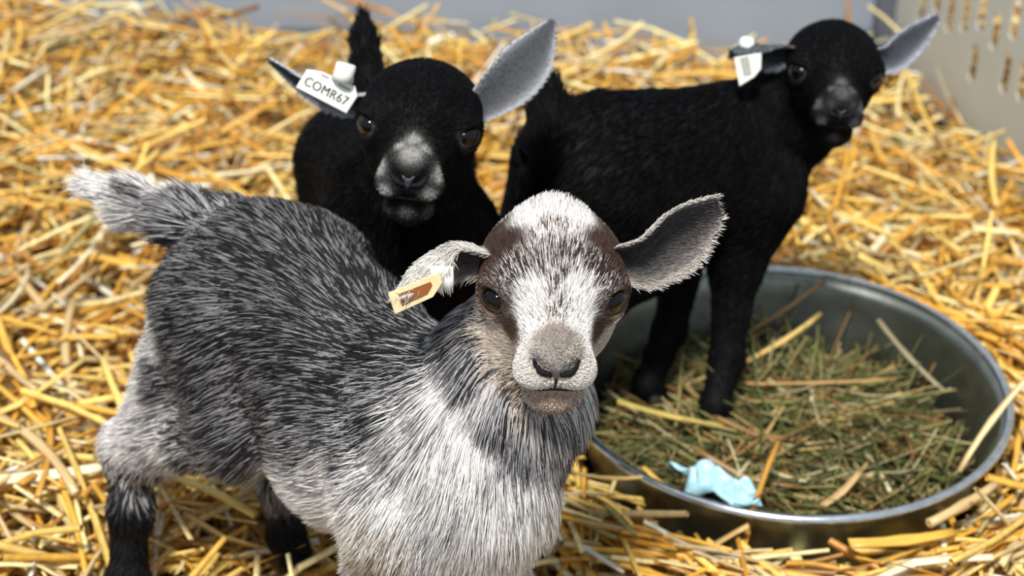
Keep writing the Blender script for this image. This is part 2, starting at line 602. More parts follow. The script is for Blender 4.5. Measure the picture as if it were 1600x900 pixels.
def feed_tub():
    t = empty('feed_tub', (TUB[0], TUB[1], TUB_B))
    tag(t, 'round shallow galvanized metal feed tub filled with green hay', 'feed tub')
    rb, rt = 0.132, TUB_R - 0.004
    prof = [(0.001, TUB_B + .003), (rb - .012, TUB_B + .003), (rb - .004, TUB_B + .005), (rb, TUB_B + .011)]
    for f in np.linspace(.12, 1, 9):
        r = rb + (rt - rb) * f
        prof.append((r + (.0012 if abs(f - .67) < .06 else 0), TUB_B + .005 + (RIM_Z - TUB_B - .006) * f))
    prof += [(rt + .0016, RIM_Z - .002)]
    for f in np.linspace(1, .1, 8):
        r = rb + (rt - rb) * f
        prof.append((r + .0018, TUB_B + .004 + (RIM_Z - TUB_B - .008) * f))
    prof += [(rb - .006, TUB_B), (0.001, TUB_B)]
    V, Q = lathe(prof, TUB)
    obj('pan', np_mesh('pan', V, Q, M_steel), t)
    ring = [(TUB_R + .0031 * math.cos(w), RIM_Z + .0031 * math.sin(w)) for w in np.linspace(0, 2 * math.pi, 13)]
    V, Q = lathe(ring, TUB, 128)
    obj('rim', np_mesh('rim', V, Q, M_rim), t)
    # crimped seam beads along the rim
    V0, F0 = tube([(0, 0, -.0006), (0, 0, .0006)], .0012, 6)
    me = np_mesh('rim_bead', V0, F0, M_rim)
    for w in (62, 64.2, 66, 80, 82, 84, 85.6, 40, 41.6, 20, 22, 5, -12, 100, 103):
        a = math.radians(w)
        b = bpy.data.objects.new('rim_bead', me)
        b.location = (TUB[0] + (TUB_R - .0012) * math.cos(a), TUB[1] + (TUB_R - .0012) * math.sin(a), RIM_Z + .0030)
        link(b, t)


feed_tub()


def hay_h(x, y):
    r = np.hypot(x - TUB[0], y - TUB[1]) / TUB_R
    return 0.004 + 0.014 * np.clip(1 - r, 0, 1) + 0.006 * np.sin(40 * x + 11) * np.sin(37 * y + 3) - 0.012 * np.clip((x - TUB[0] - .05) / .1, 0, 1) * np.clip((y - TUB[1]) / .1, 0, 1)


def hay():
    # packed stems, bent every way
    n = 7500
    r = TUB_R * .93 * np.sqrt(rng.random(n)); w = rng.uniform(0, 2 * np.pi, n)
    x, y = TUB[0] + r * np.cos(w), TUB[1] + r * np.sin(w)
    lay = rng.random(n)
    z = hay_h(x, y) - .030 * lay ** 1.0
    az = rng.uniform(0, 2 * np.pi, n); el = rng.normal(0, .2, n)
    d = np.stack([np.cos(az) * np.cos(el), np.sin(az) * np.cos(el), np.sin(el)], 1)
    L = rng.uniform(.03, .20, n)
    c = np.stack([x, y, z], 1)
    ok = np.ones(n, bool)
    for s in (-.5, .5):
        e = c + d * (L * s)[:, None]
        lim = 0.128 + (e[:, 2] - TUB_B) / (RIM_Z - TUB_B) * .024
        ok &= (np.hypot(e[:, 0] - TUB[0], e[:, 1] - TUB[1]) < np.minimum(lim, .152)) & (e[:, 2] > TUB_B + .006)
    c, d, L = c[ok], d[ok], L[ok]
    m = len(c)
    cc = np.array([lin(104, 108, 62), lin(84, 92, 52), lin(134, 128, 80), lin(158, 138, 88), lin(66, 70, 40), lin(124, 92, 50), lin(176, 164, 124)])
    cols = cc[rng.choice(7, m, p=[.22, .17, .17, .14, .12, .11, .07])] * rng.uniform(.7, 1.15, (m, 1))
    V, Q, C = stalks(c, d, L, rng.uniform(.0004, .0013, m) * np.where(rng.random(m) < .12, 1.7, 1), rng.uniform(.25, 1, m), rng.uniform(0, .20, m) * L, cols, 4, 5)
    # soil of broken leaf under the stems
    k0 = len(V)
    rr, ww = np.meshgrid(np.linspace(0, .138, 14), np.linspace(0, 2 * np.pi, 40, endpoint=False), indexing='ij')
    gx, gy = TUB[0] + rr * np.cos(ww), TUB[1] + rr * np.sin(ww)
    g = np.stack([gx, gy, hay_h(gx, gy) - .026 + rng.normal(0, .002, gx.shape)], -1).reshape(-1, 3)
    q = np.array([(i * 40 + k, i * 40 + (k + 1) % 40, (i + 1) * 40 + (k + 1) % 40, (i + 1) * 40 + k) for i in range(13) for k in range(40)]) + k0
    V = np.vstack([V, g]); Q = np.vstack([Q, q]); C = np.vstack([C, np.tile(lin(60, 58, 34), (len(g), 1)) * rng.uniform(.7, 1.2, (len(g), 1))])
    o = obj('hay', np_mesh('hay', V, Q, M_hay, C))
    tag(o, 'fine green hay heaped inside the metal feed tub', 'hay', kind='stuff')
    # coarse stems that can be told apart
    kit = toned(PROTOS, STEM_TONES)
    for k in range(60):
        a = random.uniform(0, 2 * math.pi); r = .098 * math.sqrt(random.random())
        x, y = TUB[0] + r * math.cos(a), TUB[1] + r * math.sin(a)
        az = random.uniform(0, math.pi)
        sc = random.uniform(.35, .65)
        ti, pi = random.randrange(len(STEM_TONES)), random.randrange(len(PROTOS))
        o = place_stalk(kit[ti, pi], (x, y, float(hay_h(x, y)) + .003), (math.cos(az), math.sin(az), random.uniform(-.10, .10)), random.uniform(0, 3), sc, 'hay_stem')
        w = 'in the middle of the tub' if r < .045 else ('near the back rim' if y > TUB[1] + .03 else ('near the front rim' if y < TUB[1] - .03 else ('towards the panel side of the tub' if x > TUB[0] else 'by the black hooves')))
        tag(o, f'{STALK_SHAPE[pi]} {STEM_TONES[ti][0]} stem on the green hay {w}', 'hay stem', 'coarse stems on the hay')


hay()


def named_stalk(p0, p1, r, flat, label, rgb, cat='straw stalk', bend=.003):
    p0, p1 = np.asarray(p0, float), np.asarray(p1, float)
    L = np.linalg.norm(p1 - p0)
    me = stalk_proto(L, r, flat, bend)
    me.materials[0] = straw_tone('straw_single', rgb)
    o = place_stalk(me, (p0 + p1) / 2, p1 - p0, random.uniform(-.3, .3))
    tag(o, label, cat)
    return o


named_stalk(G(1212, 690, .048), G(1150, 900, .022), .0021, .8, 'long thin straw leaning steeply over the front rim of the metal tub', (206, 150, 66))
named_stalk(G(1610, 580, .085), G(1495, 735, .030), .0024, .4, 'pale straw crossing the tub rim at its far right edge', (222, 196, 140))
named_stalk(G(1168, 818, .045), G(1060, 892, .012), .0030, .4, 'broad tan straw with one end touching the front rim of the tub', (206, 170, 110))
named_stalk(G(900, 742, .062), G(1012, 748, .050), .0016, .8, 'thin straw poking over the rim beside the grey kid\'s chest', (214, 178, 110))
named_stalk(G(1005, 730, .052), G(1075, 788, .036), .0030, .35, 'broad yellow straw against the inside of the tub near the blue scrap', (226, 182, 84))
named_stalk(G(965, 628, .040), G(1130, 668, .022), .0032, .35, 'thick yellow-green straw lying in the tub in front of the black hooves', (198, 174, 92))
named_stalk(G(1150, 532, .030), G(1290, 440, .052), .0020, .7, 'thin brown straw reaching from the hay up to the back rim', (150, 108, 54))
named_stalk(G(1150, 575, .030), G(1285, 492, .036), .0024, .4, 'pale yellow straw slanting across the hay behind the black foreleg', (216, 184, 108))
named_stalk(G(1155, 600, .030), G(1400, 594, .030), .0019, .5, 'long level tan straw across the middle of the hay', (190, 150, 94))
named_stalk(G(1370, 500, .045), G(1475, 615, .022), .0026, .4, 'greyish straw leaning against the back wall of the tub', (150, 140, 110))
named_stalk(G(1230, 840, .012), G(1262, 900, .004), .0042, .25, 'short wide pale-yellow straw just below the front rim', (246, 228, 160))
named_stalk(G(1478, 800, .018), G(1545, 900, .004), .0026, .6, 'bright golden straw standing out below the right part of the rim', (232, 172, 52))
named_stalk(G(1280, 795, .012), G(1345, 740, .026), .0034, .3, 'short tan straw lying flat on the hay near the front rim', (200, 166, 116))
named_stalk(G(1210, 372, .02), G(1420, 332, .02), .0032, .4, 'long orange-yellow straw on the bed behind the metal tub', (226, 166, 60))


def blue_scrap():
    # a crumpled scrap of thin plastic: folded sheet with thickness
    n = 16
    a, b = G(1085, 740, .036), G(1172, 790, .030)
    c = (a + b) / 2 + np.array([-.004, .002, .003])
    u = np.linspace(-1, 1, n)
    V = []
    for i in range(n):
        for j in range(n):
            x, y = u[i], u[j]
            rad = 1 + .18 * math.sin(5 * math.atan2(y, x) + .6)
            h = .010 * (1 - .8 * (x * x + y * y) / 2) + .0045 * math.sin(5 * x + 3 * y) + .003 * math.sin(9 * y - 4 * x) + .0025 * abs(math.sin(7 * x + 1))
            V.append(c + np.array([.024 * x * rad - .004 * y, .017 * y * rad - .010 * x, h - .006]))
    V = np.array(V)
    Q = np.array([(i * n + j, (i + 1) * n + j, (i + 1) * n + j + 1, i * n + j + 1) for i in range(n - 1) for j in range(n - 1)])
    o = obj('plastic_scrap', np_mesh('plastic_scrap', V, Q, M_blue))
    s = o.modifiers.new('thick', 'SOLIDIFY'); s.thickness = .0012
    tag(o, 'crumpled pale-blue plastic scrap lying in the hay near the front rim', 'scrap')


blue_scrap()


# ------------------------------------------------------------------ signed-distance sculpting
class Field:
    def __init__(self, lo, hi, h):
        self.lo = np.asarray(lo, float); self.h = h
        self.n = np.ceil((np.asarray(hi) - self.lo) / h).astype(int) + 1
        self.f = np.full(self.n, 0.5, np.float32)
        self.ax = [(self.lo[i] + h * np.arange(self.n[i])).astype(np.float32) for i in range(3)]

    def _sub(self, lo, hi):
        i0 = np.clip(np.floor((lo - self.lo) / self.h).astype(int), 0, self.n - 1)
        i1 = np.clip(np.ceil((hi - self.lo) / self.h).astype(int) + 1, 1, self.n)
        sl = tuple(slice(a, b) for a, b in zip(i0, i1))
        return sl, self.ax[0][sl[0]][:, None, None], self.ax[1][sl[1]][None, :, None], self.ax[2][sl[2]][None, None, :]

    def _mix(self, sl, d, k, cut):
        a = self.f[sl]
        if a.size == 0: return
        d = d.astype(np.float32)
        if cut:
            h = np.clip(.5 - .5 * (a + d) / k, 0, 1)
            self.f[sl] = a + (-d - a) * h + k * h * (1 - h)
        else:
            h = np.clip(.5 + .5 * (d - a) / k, 0, 1)
            self.f[sl] = d + (a - d) * h - k * h * (1 - h)

    def ell(self, c, r, R=None, k=.012, cut=False):
        c = np.asarray(c, float); r = np.asarray(r, float)
        if r.ndim == 0: r = np.full(3, float(r))
        R = np.eye(3) if R is None else np.asarray(R)
        m = r.max() + 2 * k + .02
        sl, X, Y, Z = self._sub(c - m, c + m)
        X, Y, Z = X - c[0], Y - c[1], Z - c[2]
        q = [X * R[0, i] + Y * R[1, i] + Z * R[2, i] for i in range(3)]
        k0 = np.sqrt(sum((q[i] / r[i]) ** 2 for i in range(3)))
        k1 = np.sqrt(sum((q[i] / r[i] ** 2) ** 2 for i in range(3))) + 1e-6
        self._mix(sl, k0 * (k0 - 1) / k1, k, cut)

    def cone(self, a, b, ra, rb, k=.012, cut=False):
        a = np.asarray(a, float); b = np.asarray(b, float)
        m = max(ra, rb) + 2 * k + .02
        sl, X, Y, Z = self._sub(np.minimum(a, b) - m, np.maximum(a, b) + m)
        d = b - a; L2 = d @ d + 1e-12
        X, Y, Z = X - a[0], Y - a[1], Z - a[2]
        t = np.clip((X * d[0] + Y * d[1] + Z * d[2]) / L2, 0, 1)
        self._mix(sl, np.sqrt((X - t * d[0]) ** 2 + (Y - t * d[1]) ** 2 + (Z - t * d[2]) ** 2) - (ra + (rb - ra) * t), k, cut)

    def chain(self, pts, rad, k=.010):
        for i in range(len(pts) - 1):
            self.cone(pts[i], pts[i + 1], rad[i], rad[i + 1], k)

    def mesh(self):
        """naive surface nets"""
        f = self.f
        s = f < 0
        nx, ny, nz = self.n
        corners = [(i, j, k) for i in (0, 1) for j in (0, 1) for k in (0, 1)]
        cnt = np.zeros((nx - 1, ny - 1, nz - 1), np.int8)
        for i, j, k in corners:
            cnt += s[i:nx - 1 + i, j:ny - 1 + j, k:nz - 1 + k]
        act = np.argwhere((cnt > 0) & (cnt < 8))
        idx = np.full(cnt.shape, -1, np.int32)
        idx[tuple(act.T)] = np.arange(len(act))
        acc = np.zeros((len(act), 3)); num = np.zeros(len(act))
        for a in corners:
            for ax in range(3):
                if a[ax]: continue
                b = list(a); b[ax] = 1
                fa = f[act[:, 0] + a[0], act[:, 1] + a[1], act[:, 2] + a[2]]
                fb = f[act[:, 0] + b[0], act[:, 1] + b[1], act[:, 2] + b[2]]
                m = (fa < 0) != (fb < 0)
                t = np.where(m, fa / np.where(m, fa - fb, 1), 0)
                p = np.tile(np.array(a, float), (len(act), 1)); p[:, ax] += t
                acc += p * m[:, None]; num += m
        V = self.lo + self.h * (act + acc / num[:, None])
        quads = []
        for ax in range(3):
            o1, o2 = [(1, 2), (2, 0), (0, 1)][ax]
            sl0 = [slice(None)] * 3; sl1 = [slice(None)] * 3
            sl0[ax] = slice(0, -1); sl1[ax] = slice(1, None)
            A, B = s[tuple(sl0)], s[tuple(sl1)]
            for flip in (False, True):
                e = np.argwhere((A & ~B) if not flip else (~A & B))
                e = e[(e[:, o1] > 0) & (e[:, o2] > 0) & (e[:, o1] < self.n[o1] - 1) & (e[:, o2] < self.n[o2] - 1)]
                def cell(d1, d2):
                    c = e.copy(); c[:, o1] -= d1; c[:, o2] -= d2
                    return idx[c[:, 0], c[:, 1], c[:, 2]]
                q = np.stack([cell(1, 1), cell(0, 1), cell(0, 0), cell(1, 0)], 1)
                quads.append(q[:, ::-1] if flip else q)
        return V, np.concatenate(quads)


def relax(V, Q, it=2, lam=.5):
    e = np.concatenate([Q[:, [0, 1]], Q[:, [1, 2]], Q[:, [2, 3]], Q[:, [3, 0]]])
    for _ in range(it):
        acc = np.zeros_like(V); num = np.zeros(len(V))
        for ax in range(3):
            acc[:, ax] = np.bincount(e[:, 0], V[e[:, 1], ax], len(V)) + np.bincount(e[:, 1], V[e[:, 0], ax], len(V))
        num = np.bincount(e[:, 0], minlength=len(V)) + np.bincount(e[:, 1], minlength=len(V))
        V = V + lam * (acc / num[:, None] - V)
    return V


# ------------------------------------------------------------------ fur
def sample(V, Q, n):
    T = np.concatenate([Q[:, [0, 1, 2]], Q[:, [0, 2, 3]]]) if Q.shape[1] == 4 else Q
    a, b, c = V[T[:, 0]], V[T[:, 1]], V[T[:, 2]]
    cr = np.cross(b - a, c - a)
    ar = np.linalg.norm(cr, axis=1)
    k = rng.choice(len(T), n, p=ar / ar.sum())
    u, v = rng.random(n), rng.random(n)
    m = u + v > 1
    u[m], v[m] = 1 - u[m], 1 - v[m]
    p = a[k] + (b[k] - a[k]) * u[:, None] + (c[k] - a[k]) * v[:, None]
    return p, cr[k] / (ar[k][:, None] + 1e-12)


def smooth_noise(p, freq, seed):
    r = np.random.default_rng(seed)
    out = np.zeros((len(p), 3))
    for _ in range(5):
        w = r.normal(0, freq, (3, 3)); ph = r.uniform(0, 6.28, 3)
        out += np.sin(p @ w + ph)
    return out / 2.2


def fur(name, parent, p, n, flow, length, lift, cols, mat, rad=.00032, K=5, curl=.12, seed=1, droop=.15, onskin=None):
    """hair curves rooted at p with normals n, combed along flow"""
    m = len(p)
    flow = flow + curl * 1.2 * smooth_noise(p, 110, seed) + curl * .8 * smooth_noise(p, 300, seed + 5) + rng.normal(0, curl, (m, 3))
    flow = flow - n * np.sum(flow * n, 1, keepdims=True)
    flow /= np.linalg.norm(flow, axis=1, keepdims=True) + 1e-9
    length = length * rng.uniform(.65, 1.15, m)
    t = np.linspace(0, 1, K)
    pos = np.zeros((m, K, 3))
    lift = np.broadcast_to(lift, (m,))
    for i in range(K):
        up = lift * (t[i] - .45 * t[i] ** 2)
        al = t[i] * (1 - .3 * lift)
        pos[:, i] = p - n * .0004 + length[:, None] * (n * up[:, None] + flow * al[:, None])
        pos[:, i, 2] -= droop * length * t[i] ** 2 * .5
    if onskin is not None:                            # keep the short hair of the face above the skin
        bv, sel = onskin
        for k in np.flatnonzero(sel):
            for i in range(1, K):
                l, nr, _, _ = bv.find_nearest(Vector(pos[k, i]))
                need = (.0006 + .10 * length[k] * t[i]) - (Vector(pos[k, i]) - l).dot(nr)
                if need > 0: pos[k, i] += np.array(nr) * need
    cu = bpy.data.hair_curves.new(name)
    cu.add_curves([K] * m)
    cu.attributes['position'].data.foreach_set('vector', pos.astype(np.float32).ravel())
    ra = cu.attributes.get('radius') or cu.attributes.new('radius', 'FLOAT', 'POINT')
    rr = (np.broadcast_to(rad, (m,))[:, None] * np.array([1, 1, .85, .6, .12] if K == 5 else np.linspace(1, .15, K))[None])
    ra.data.foreach_set('value', rr.astype(np.float32).ravel())
    ca = cu.attributes.new('col', 'FLOAT_COLOR', 'CURVE')
    c4 = np.ones((m, 4), np.float32); c4[:, :3] = cols
    ca.data.foreach_set('color', c4.ravel())
    cu.materials.append(mat)
    return link(bpy.data.objects.new(name, cu), parent)


class Coat:
    """pigment of the coat: anchor spots on the body, each with a dark and a light hair colour and the share of light hairs"""
    def __init__(self):
        self.a = []

    def add(self, pos, r, dark, light, prob):
        self.a.append((np.asarray(pos, float), r, dark, light, prob))

    def fields(self, p):
        D = np.zeros((len(p), 3)); Lc = np.zeros((len(p), 3)); Pr = np.zeros(len(p)); W = np.zeros(len(p)) + 1e-30
        for pos, r, dk, lt, pb in self.a:
            q = ((p - pos) ** 2).sum(1) / (r * r)
            w = 1.0 / (1e-4 + q ** 2.6)
            D += w[:, None] * np.asarray(dk); Lc += w[:, None] * np.asarray(lt); Pr += w * pb; W += w
        return D / W[:, None], Lc / W[:, None], Pr / W

    def strands(self, p, seed=3):
        D, Lc, Pr = self.fields(p)
        nz = smooth_noise(p, 330, seed)[:, 0] * .13
        pick = rng.random(len(p)) < np.clip(Pr + nz * (4 * Pr * (1 - Pr)), 0, 1)
        c = np.where(pick[:, None], Lc, D)
        return np.clip(c * rng.uniform(.72, 1.18, (len(p), 1)), 0, .95)

    def mean(self, p):
        D, Lc, Pr = self.fields(p)
        return D + (Lc - D) * Pr[:, None]


# ------------------------------------------------------------------ goat kids
def head_frame(yaw, pitch, roll):
    """columns: x the kid's right, y along the face, z out of the forehead. yaw 0 faces -Y, pitch up positive"""
    y = np.array([math.sin(yaw) * math.cos(pitch), -math.cos(yaw) * math.cos(pitch), math.sin(pitch)])
    z0 = np.array([0, 0, 1.0]); x = nrmz(np.cross(y, z0)); z = np.cross(x, y)
    c, s = math.cos(roll), math.sin(roll)
    return np.stack([c * x + s * z, y, -s * x + c * z], 1)


def ear_mesh(pts, widths, N, cup, cols_in, col_rim, col_back, thick=.0022, nu=22, nv=11, roll=None):
    """leaf-shaped cupped ear; opens towards N (one vector or one per spine point)"""
    sp = spline(pts, nu)
    w = np.maximum(spline(widths, nu)[:, 0], .0012)
    N = np.asarray(N, float)
    NN = spline(N, nu) if N.ndim == 2 else np.tile(N, (nu, 1))
    cu = spline(np.atleast_1d(cup), nu)[:, 0] if np.ndim(cup) else np.full(nu, cup)
    V, C = [], []
    for side in (1, -1):
        for i in range(nu):
            t = nrmz(sp[min(i + 1, nu - 1)] - sp[max(i - 1, 0)])
            s = nrmz(np.cross(t, NN[i])); nn = np.cross(s, t)
            for j in range(nv):
                v = j / (nv - 1) * 2 - 1
                th = thick * .5 * (1 - .85 * abs(v) ** 3)
                p = sp[i] + s * (w[i] * v * (1 - .18 * abs(cu[i]) * v * v)) + nn * (w[i] * cu[i] * (v * v - .25) + side * th)
                V.append(p)
                if side == 1:
                    e = abs(v) ** 4.5
                    C.append(np.asarray(cols_in) * (1 - e) + np.asarray(col_rim) * e)
                else:
                    C.append(np.asarray(col_back))
    F = []
    m = nu * nv
    for i in range(nu - 1):
        for j in range(nv - 1):
            a = i * nv + j
            F.append((a, a + 1, a + nv + 1, a + nv))
            F.append((m + a, m + a + nv, m + a + nv + 1, m + a + 1))
        for j, fl in ((0, 0), (nv - 1, 1)):
            a = i * nv + j
            q = (a, a + nv, m + a + nv, m + a)
            F.append(q if not fl else q[::-1])
    for i, fl in ((0, 0), (nu - 1, 1)):
        for j in range(nv - 1):
            a = i * nv + j
            q = (a, m + a, m + a + 1, a + 1)
            F.append(q if not fl else q[::-1])
    V, F = np.array(V), np.array(F)
    # orient outward: front faces should look along the opening
    k = F[: 2]
    return V, F, np.array(C), sp


def uv_sphere(c, r, R=None, nu=20, nv=12):
    R = np.eye(3) if R is None else R
    r = np.broadcast_to(np.asarray(r, float), (3,))
    V = []
    for i in range(nv + 1):
        a = math.pi * i / nv
        for k in range(nu):
            w = 2 * math.pi * k / nu
            V.append(R @ (r * np.array([math.sin(a) * math.cos(w), math.sin(a) * math.sin(w), math.cos(a)])) + np.asarray(c))
    Q = [(i * nu + k, (i + 1) * nu + k, (i + 1) * nu + (k + 1) % nu, i * nu + (k + 1) % nu) for i in range(nv) for k in range(nu)]
    return np.array(V), np.array(Q)


def frame_to(d, up=(0, 0, 1)):
    """rotation whose z column is d"""
    z = nrmz(d); x = nrmz(np.cross(up, z)); y = np.cross(z, x)
    return np.stack([x, y, z], 1)


def head_dist(q):
    """rough distance from points in head space to the skull, cheeks, muzzle and jaw"""
    def el(c, r):
        d = (q - np.array(c)) / np.array(r); k0 = np.linalg.norm(d, axis=1); k1 = np.linalg.norm(d / np.array(r), axis=1) + 1e-9
        return k0 * (k0 - 1) / k1

    def cp(a, b, ra, rb):
        a, b = np.array(a), np.array(b); t = np.clip(((q - a) @ (b - a)) / ((b - a) @ (b - a)), 0, 1)
        return np.linalg.norm(q - a - t[:, None] * (b - a), axis=1) - (ra + (rb - ra) * t)
    return np.min([el((0, -.019, .003), (.0365, .036, .031)), el((0, -.003, .011), (.026, .026, .019)), cp((0, 0, -.006), (0, .036, -.012), .025, .016),
                   el((.0155, -.006, -.016), (.014, .022, .019)), el((-.0155, -.006, -.016), (.014, .022, .019)), el((.024, .003, .006), (.0125, .013, .0115)), el((-.024, .003, .006), (.0125, .013, .0115)),
                   cp((0, .000, -.021), (0, .030, -.031), .019, .013), el((0, .042, -.0065), (.0135, .0095, .0095)), el((0, .033, -.036), (.0145, .011, .010)), el((0, .040, -.018), (.020, .0105, .0085))], axis=0)


def head_reach(q):
    """how far the blended skin of the head may stand off the plain shapes above; little at the jaw, where the neck begins"""
    f = np.clip((np.maximum(q[:, 2] + .012, q[:, 1] - .004)) / .010, 0, 1) * np.clip((q[:, 1] + .050) / .014, 0, 1)
    return .0035 + .0070 * f


def line_dist(q, pts):
    pts = np.array(pts); out = np.full(len(q), 9.0)
    for a, b in zip(pts[:-1], pts[1:]):
        t = np.clip(((q - a) @ (b - a)) / ((b - a) @ (b - a)), 0, 1)
        out = np.minimum(out, np.linalg.norm(q - a - t[:, None] * (b - a), axis=1))
    return out


NOSTRIL = [(.0028, .055, -.0138), (.0065, .054, -.0116), (.0100, .0515, -.0083), (.0112, .0495, -.0066)]
MOUTH = [(-.0185, .030, -.0275), (-.013, .043, -.0270), (-.006, .050, -.0258), (0, .052, -.0255), (.006, .050, -.0258), (.013, .043, -.0270), (.0185, .030, -.0275)]


class Kid:
    def __init__(self, name, label, S):
        self.S = S
        self.hip, self.sho = np.array(S['hip'], float), np.array(S['sho'], float)
        self.O, self.hs = np.array(S['head'], float), S['hs']
        self.R = head_frame(*[math.radians(a) for a in S['ang']])
        f = self.sho - self.hip; f[2] = 0
        self.F = nrmz(f); self.Rt = np.cross(self.F, [0, 0, 1.0])
        base = (self.hip + self.sho) / 2; base[2] = 0
        self.root = tag(empty(name, base), label, 'goat kid', 'goat kids in the pen')
        self.sculpt()

    def hl(self, *p):
        """head-local to world"""
        return self.O + self.R @ (np.array(p, float) * self.hs)

    def sculpt(self):
        S, hip, sho, F, Rt = self.S, self.hip, self.sho, self.F, self.Rt
        b = S.get('bs', 1.0)
        Zu = np.array([0, 0, 1.0])
        B = np.stack([Rt, F, Zu], 1)
        allp = [hip, sho, self.O] + list(S['feet']) + list(S['tail'])
        lo = np.min(allp, 0) - .10; hi = np.max(allp, 0) + .10
        lo[2] = -.02
        fd = Field(lo, hi, .0018)
        L = sho - hip
        # trunk: rump, loin, deep rib cage narrowing to the belly, chest
        fd.ell(hip, np.array([.046, .058, .052]) * b, B, .02)
        fd.ell(hip + L * .30 - Zu * .002, np.array([.047, .060, .052]) * b, B, .025)
        fd.ell(hip + L * .62 - Zu * S.get('belly', .008), np.array([.052, .068, .062]) * b, B, .025)
        if 'belly' in S: fd.ell(hip + L * .50 - Zu * .056, np.array([.043, .066, .044]) * b, B, .025)
        fd.ell(sho - Zu * .006, np.array([.047, .054, .062]) * b, B, .022)
        fd.ell(sho + F * .026 * b - Zu * .012, np.array([.038, .040, .048]) * b, B, .022)
        # withers and croup
        fd.ell(sho + Zu * .040 * b - F * .012, np.array([.020, .040, .018]) * b, B, .02)
        # neck
        nb0 = sho + F * .018 * b + Zu * .018 * b
        occ = self.hl(0, -.030, -.006)
        thr = self.hl(0, -.026, -.022)
        mid = (nb0 + occ) / 2 + F * .006
        fd.chain([nb0, mid, occ], [.044 * b, .030 * b, .023 * self.hs], .013)
        fd.chain([sho + F * .040 * b - Zu * .004, (sho + F * .04 * b + thr) / 2 + F * .004, thr], [.034 * b, .026 * b, .017 * self.hs], .018)
        # legs
        rr, rl, fr, fl = [np.array(q, float) for q in S['feet']]   # hind right, hind left, fore right, fore left
        for foot, sg in ((rr, 1), (rl, -1)):
            hj = hip + Rt * sg * .026 * b - Zu * .006
            st = hip + Rt * sg * .036 * b + F * .022 * b - Zu * .062 * b
            hk = np.array([foot[0], foot[1], 0]) * .8 + np.array([hip[0], hip[1], 0]) * .2 - F * .020 * b + Rt * sg * .006
            if 'hock' in S and sg == 1: hk = np.array(S['hock'], float)
            else: hk[2] = .098 * b
            fe = foot + np.array([0, 0, .024])
            fd.cone(hj, st, .040 * b, .029 * b, .016)
            fd.cone(hj - F * .018, hk + (st - hk) * .18, .034 * b, .0190 * b, .016)
            fd.cone(st, hk, .026 * b, .0155 * b, .014)
            fd.chain([hk, hk * .5 + fe * .5, fe], [.0150 * b, .0105 * b, .0105 * b], .012)
            fd.cone(fe, foot + F * .008 + Zu * .008, .0105, .011, .006)
        for foot, sg in ((fr, 1), (fl, -1)):
            sj = sho + Rt * sg * .030 * b - Zu * .018 * b + F * .012
            el = sho + Rt * sg * .031 * b - Zu * .072 * b - F * .004
            kn = el * .42 + foot * .58 + F * .004
            fe = foot + np.array([0, 0, .024])
            fd.cone(sj, el, .034 * b, .021 * b, .016)
            fd.cone(el, kn, .019 * b, .0125 * b, .012)
            fd.chain([kn, kn * .5 + fe * .5, fe], [.013 * b, .0095 * b, .0105 * b], .008)
            fd.cone(fe, foot + F * .008 + Zu * .008, .0105, .011, .006)
        # tail
        tl = [np.array(q, float) for q in S['tail']]
        tr = S['tailr']
        fd.chain([hip - F * .040 * b + Zu * .026 * b] + tl, [.018] + list(tr), .012)
        # head
        h, R = self.hs, self.R
        E = lambda c, r, k=.008, cut=False: fd.ell(self.hl(*c), np.array(r) * h, R, k * h, cut)
        K = lambda a, c, ra, rc, k=.008, cut=False: fd.cone(self.hl(*a), self.hl(*c), ra * h, rc * h, k * h, cut)
        E((0, -.019, .003), (.0365, .036, .031), .012)
        E((0, -.003, .011), (.026, .026, .019), .012)
        K((0, .000, -.006), (0, .036, -.012), .025, .0160, .012)
        E((0, .042, -.0065), (.0135, .0095, .0095), .008)
        for s in (1, -1):
            E((.0105 * s, .040, -.018), (.0095, .0105, .0085), .006)
            E((.0155 * s, -.006, -.016), (.0140, .022, .019), .012)
            E((.024 * s, .003, .006), (.0125, .013, .0115), .008)
        K((0, -.012, -.021), (0, .030, -.031), .021, .0130, .010)
        E((0, .033, -.0360), (.0145, .0110, .0100), .006)
        # parting of the lips
        for s in (1, -1):
            K((0, .052, -.0255), (.013 * s, .043, -.0270), .0013, .0016, .002, True)
            K((.013 * s, .043, -.0270), (.019 * s, .030, -.0275), .0016, .0010, .002, True)
            K((.0035 * s, .0535, -.0125), (.0098 * s, .0500, -.0075), .0020, .0026, .003, True)
        # eye openings in the orbits
        self.eyes = []
        for s in (1, -1):
            ec = np.array([.0245 * s, .0060, .0020]); ed = nrmz([.74 * s, .65, .14])
            fd.ell(self.hl(*ec), .0122 * h, None, .006 * h)
            fd.ell(self.hl(*(ec + ed * .0085)), np.array([.0084, .0062, .0068]) * h, R @ frame_to(ed)[:, [0, 1, 2]], .003 * h, True)
            self.eyes.append((self.hl(*ec), R @ ed, s))
        V, Q = fd.mesh()
        V = relax(V, Q, 2, .45)
        self.V, self.Q = V, Q
        self.bvh = BVHTree.FromPolygons([Vector(v) for v in V], [tuple(q) for q in Q])

    def hit(self, x, y):
        """point of the body behind pixel x, y"""
        d = FWD + RGT * ((x - 800) / FPX) + UPV * ((450 - y) / FPX)
        loc, nr, i, dist = self.bvh.ray_cast(Vector(CAM), Vector(d).normalized())
        return self.near(P(x, y, .93))[0] if loc is None else np.array(loc)

    def near(self, p):
        loc, nr, i, dist = self.bvh.find_nearest(Vector(p))
        return np.array(loc), np.array(nr)

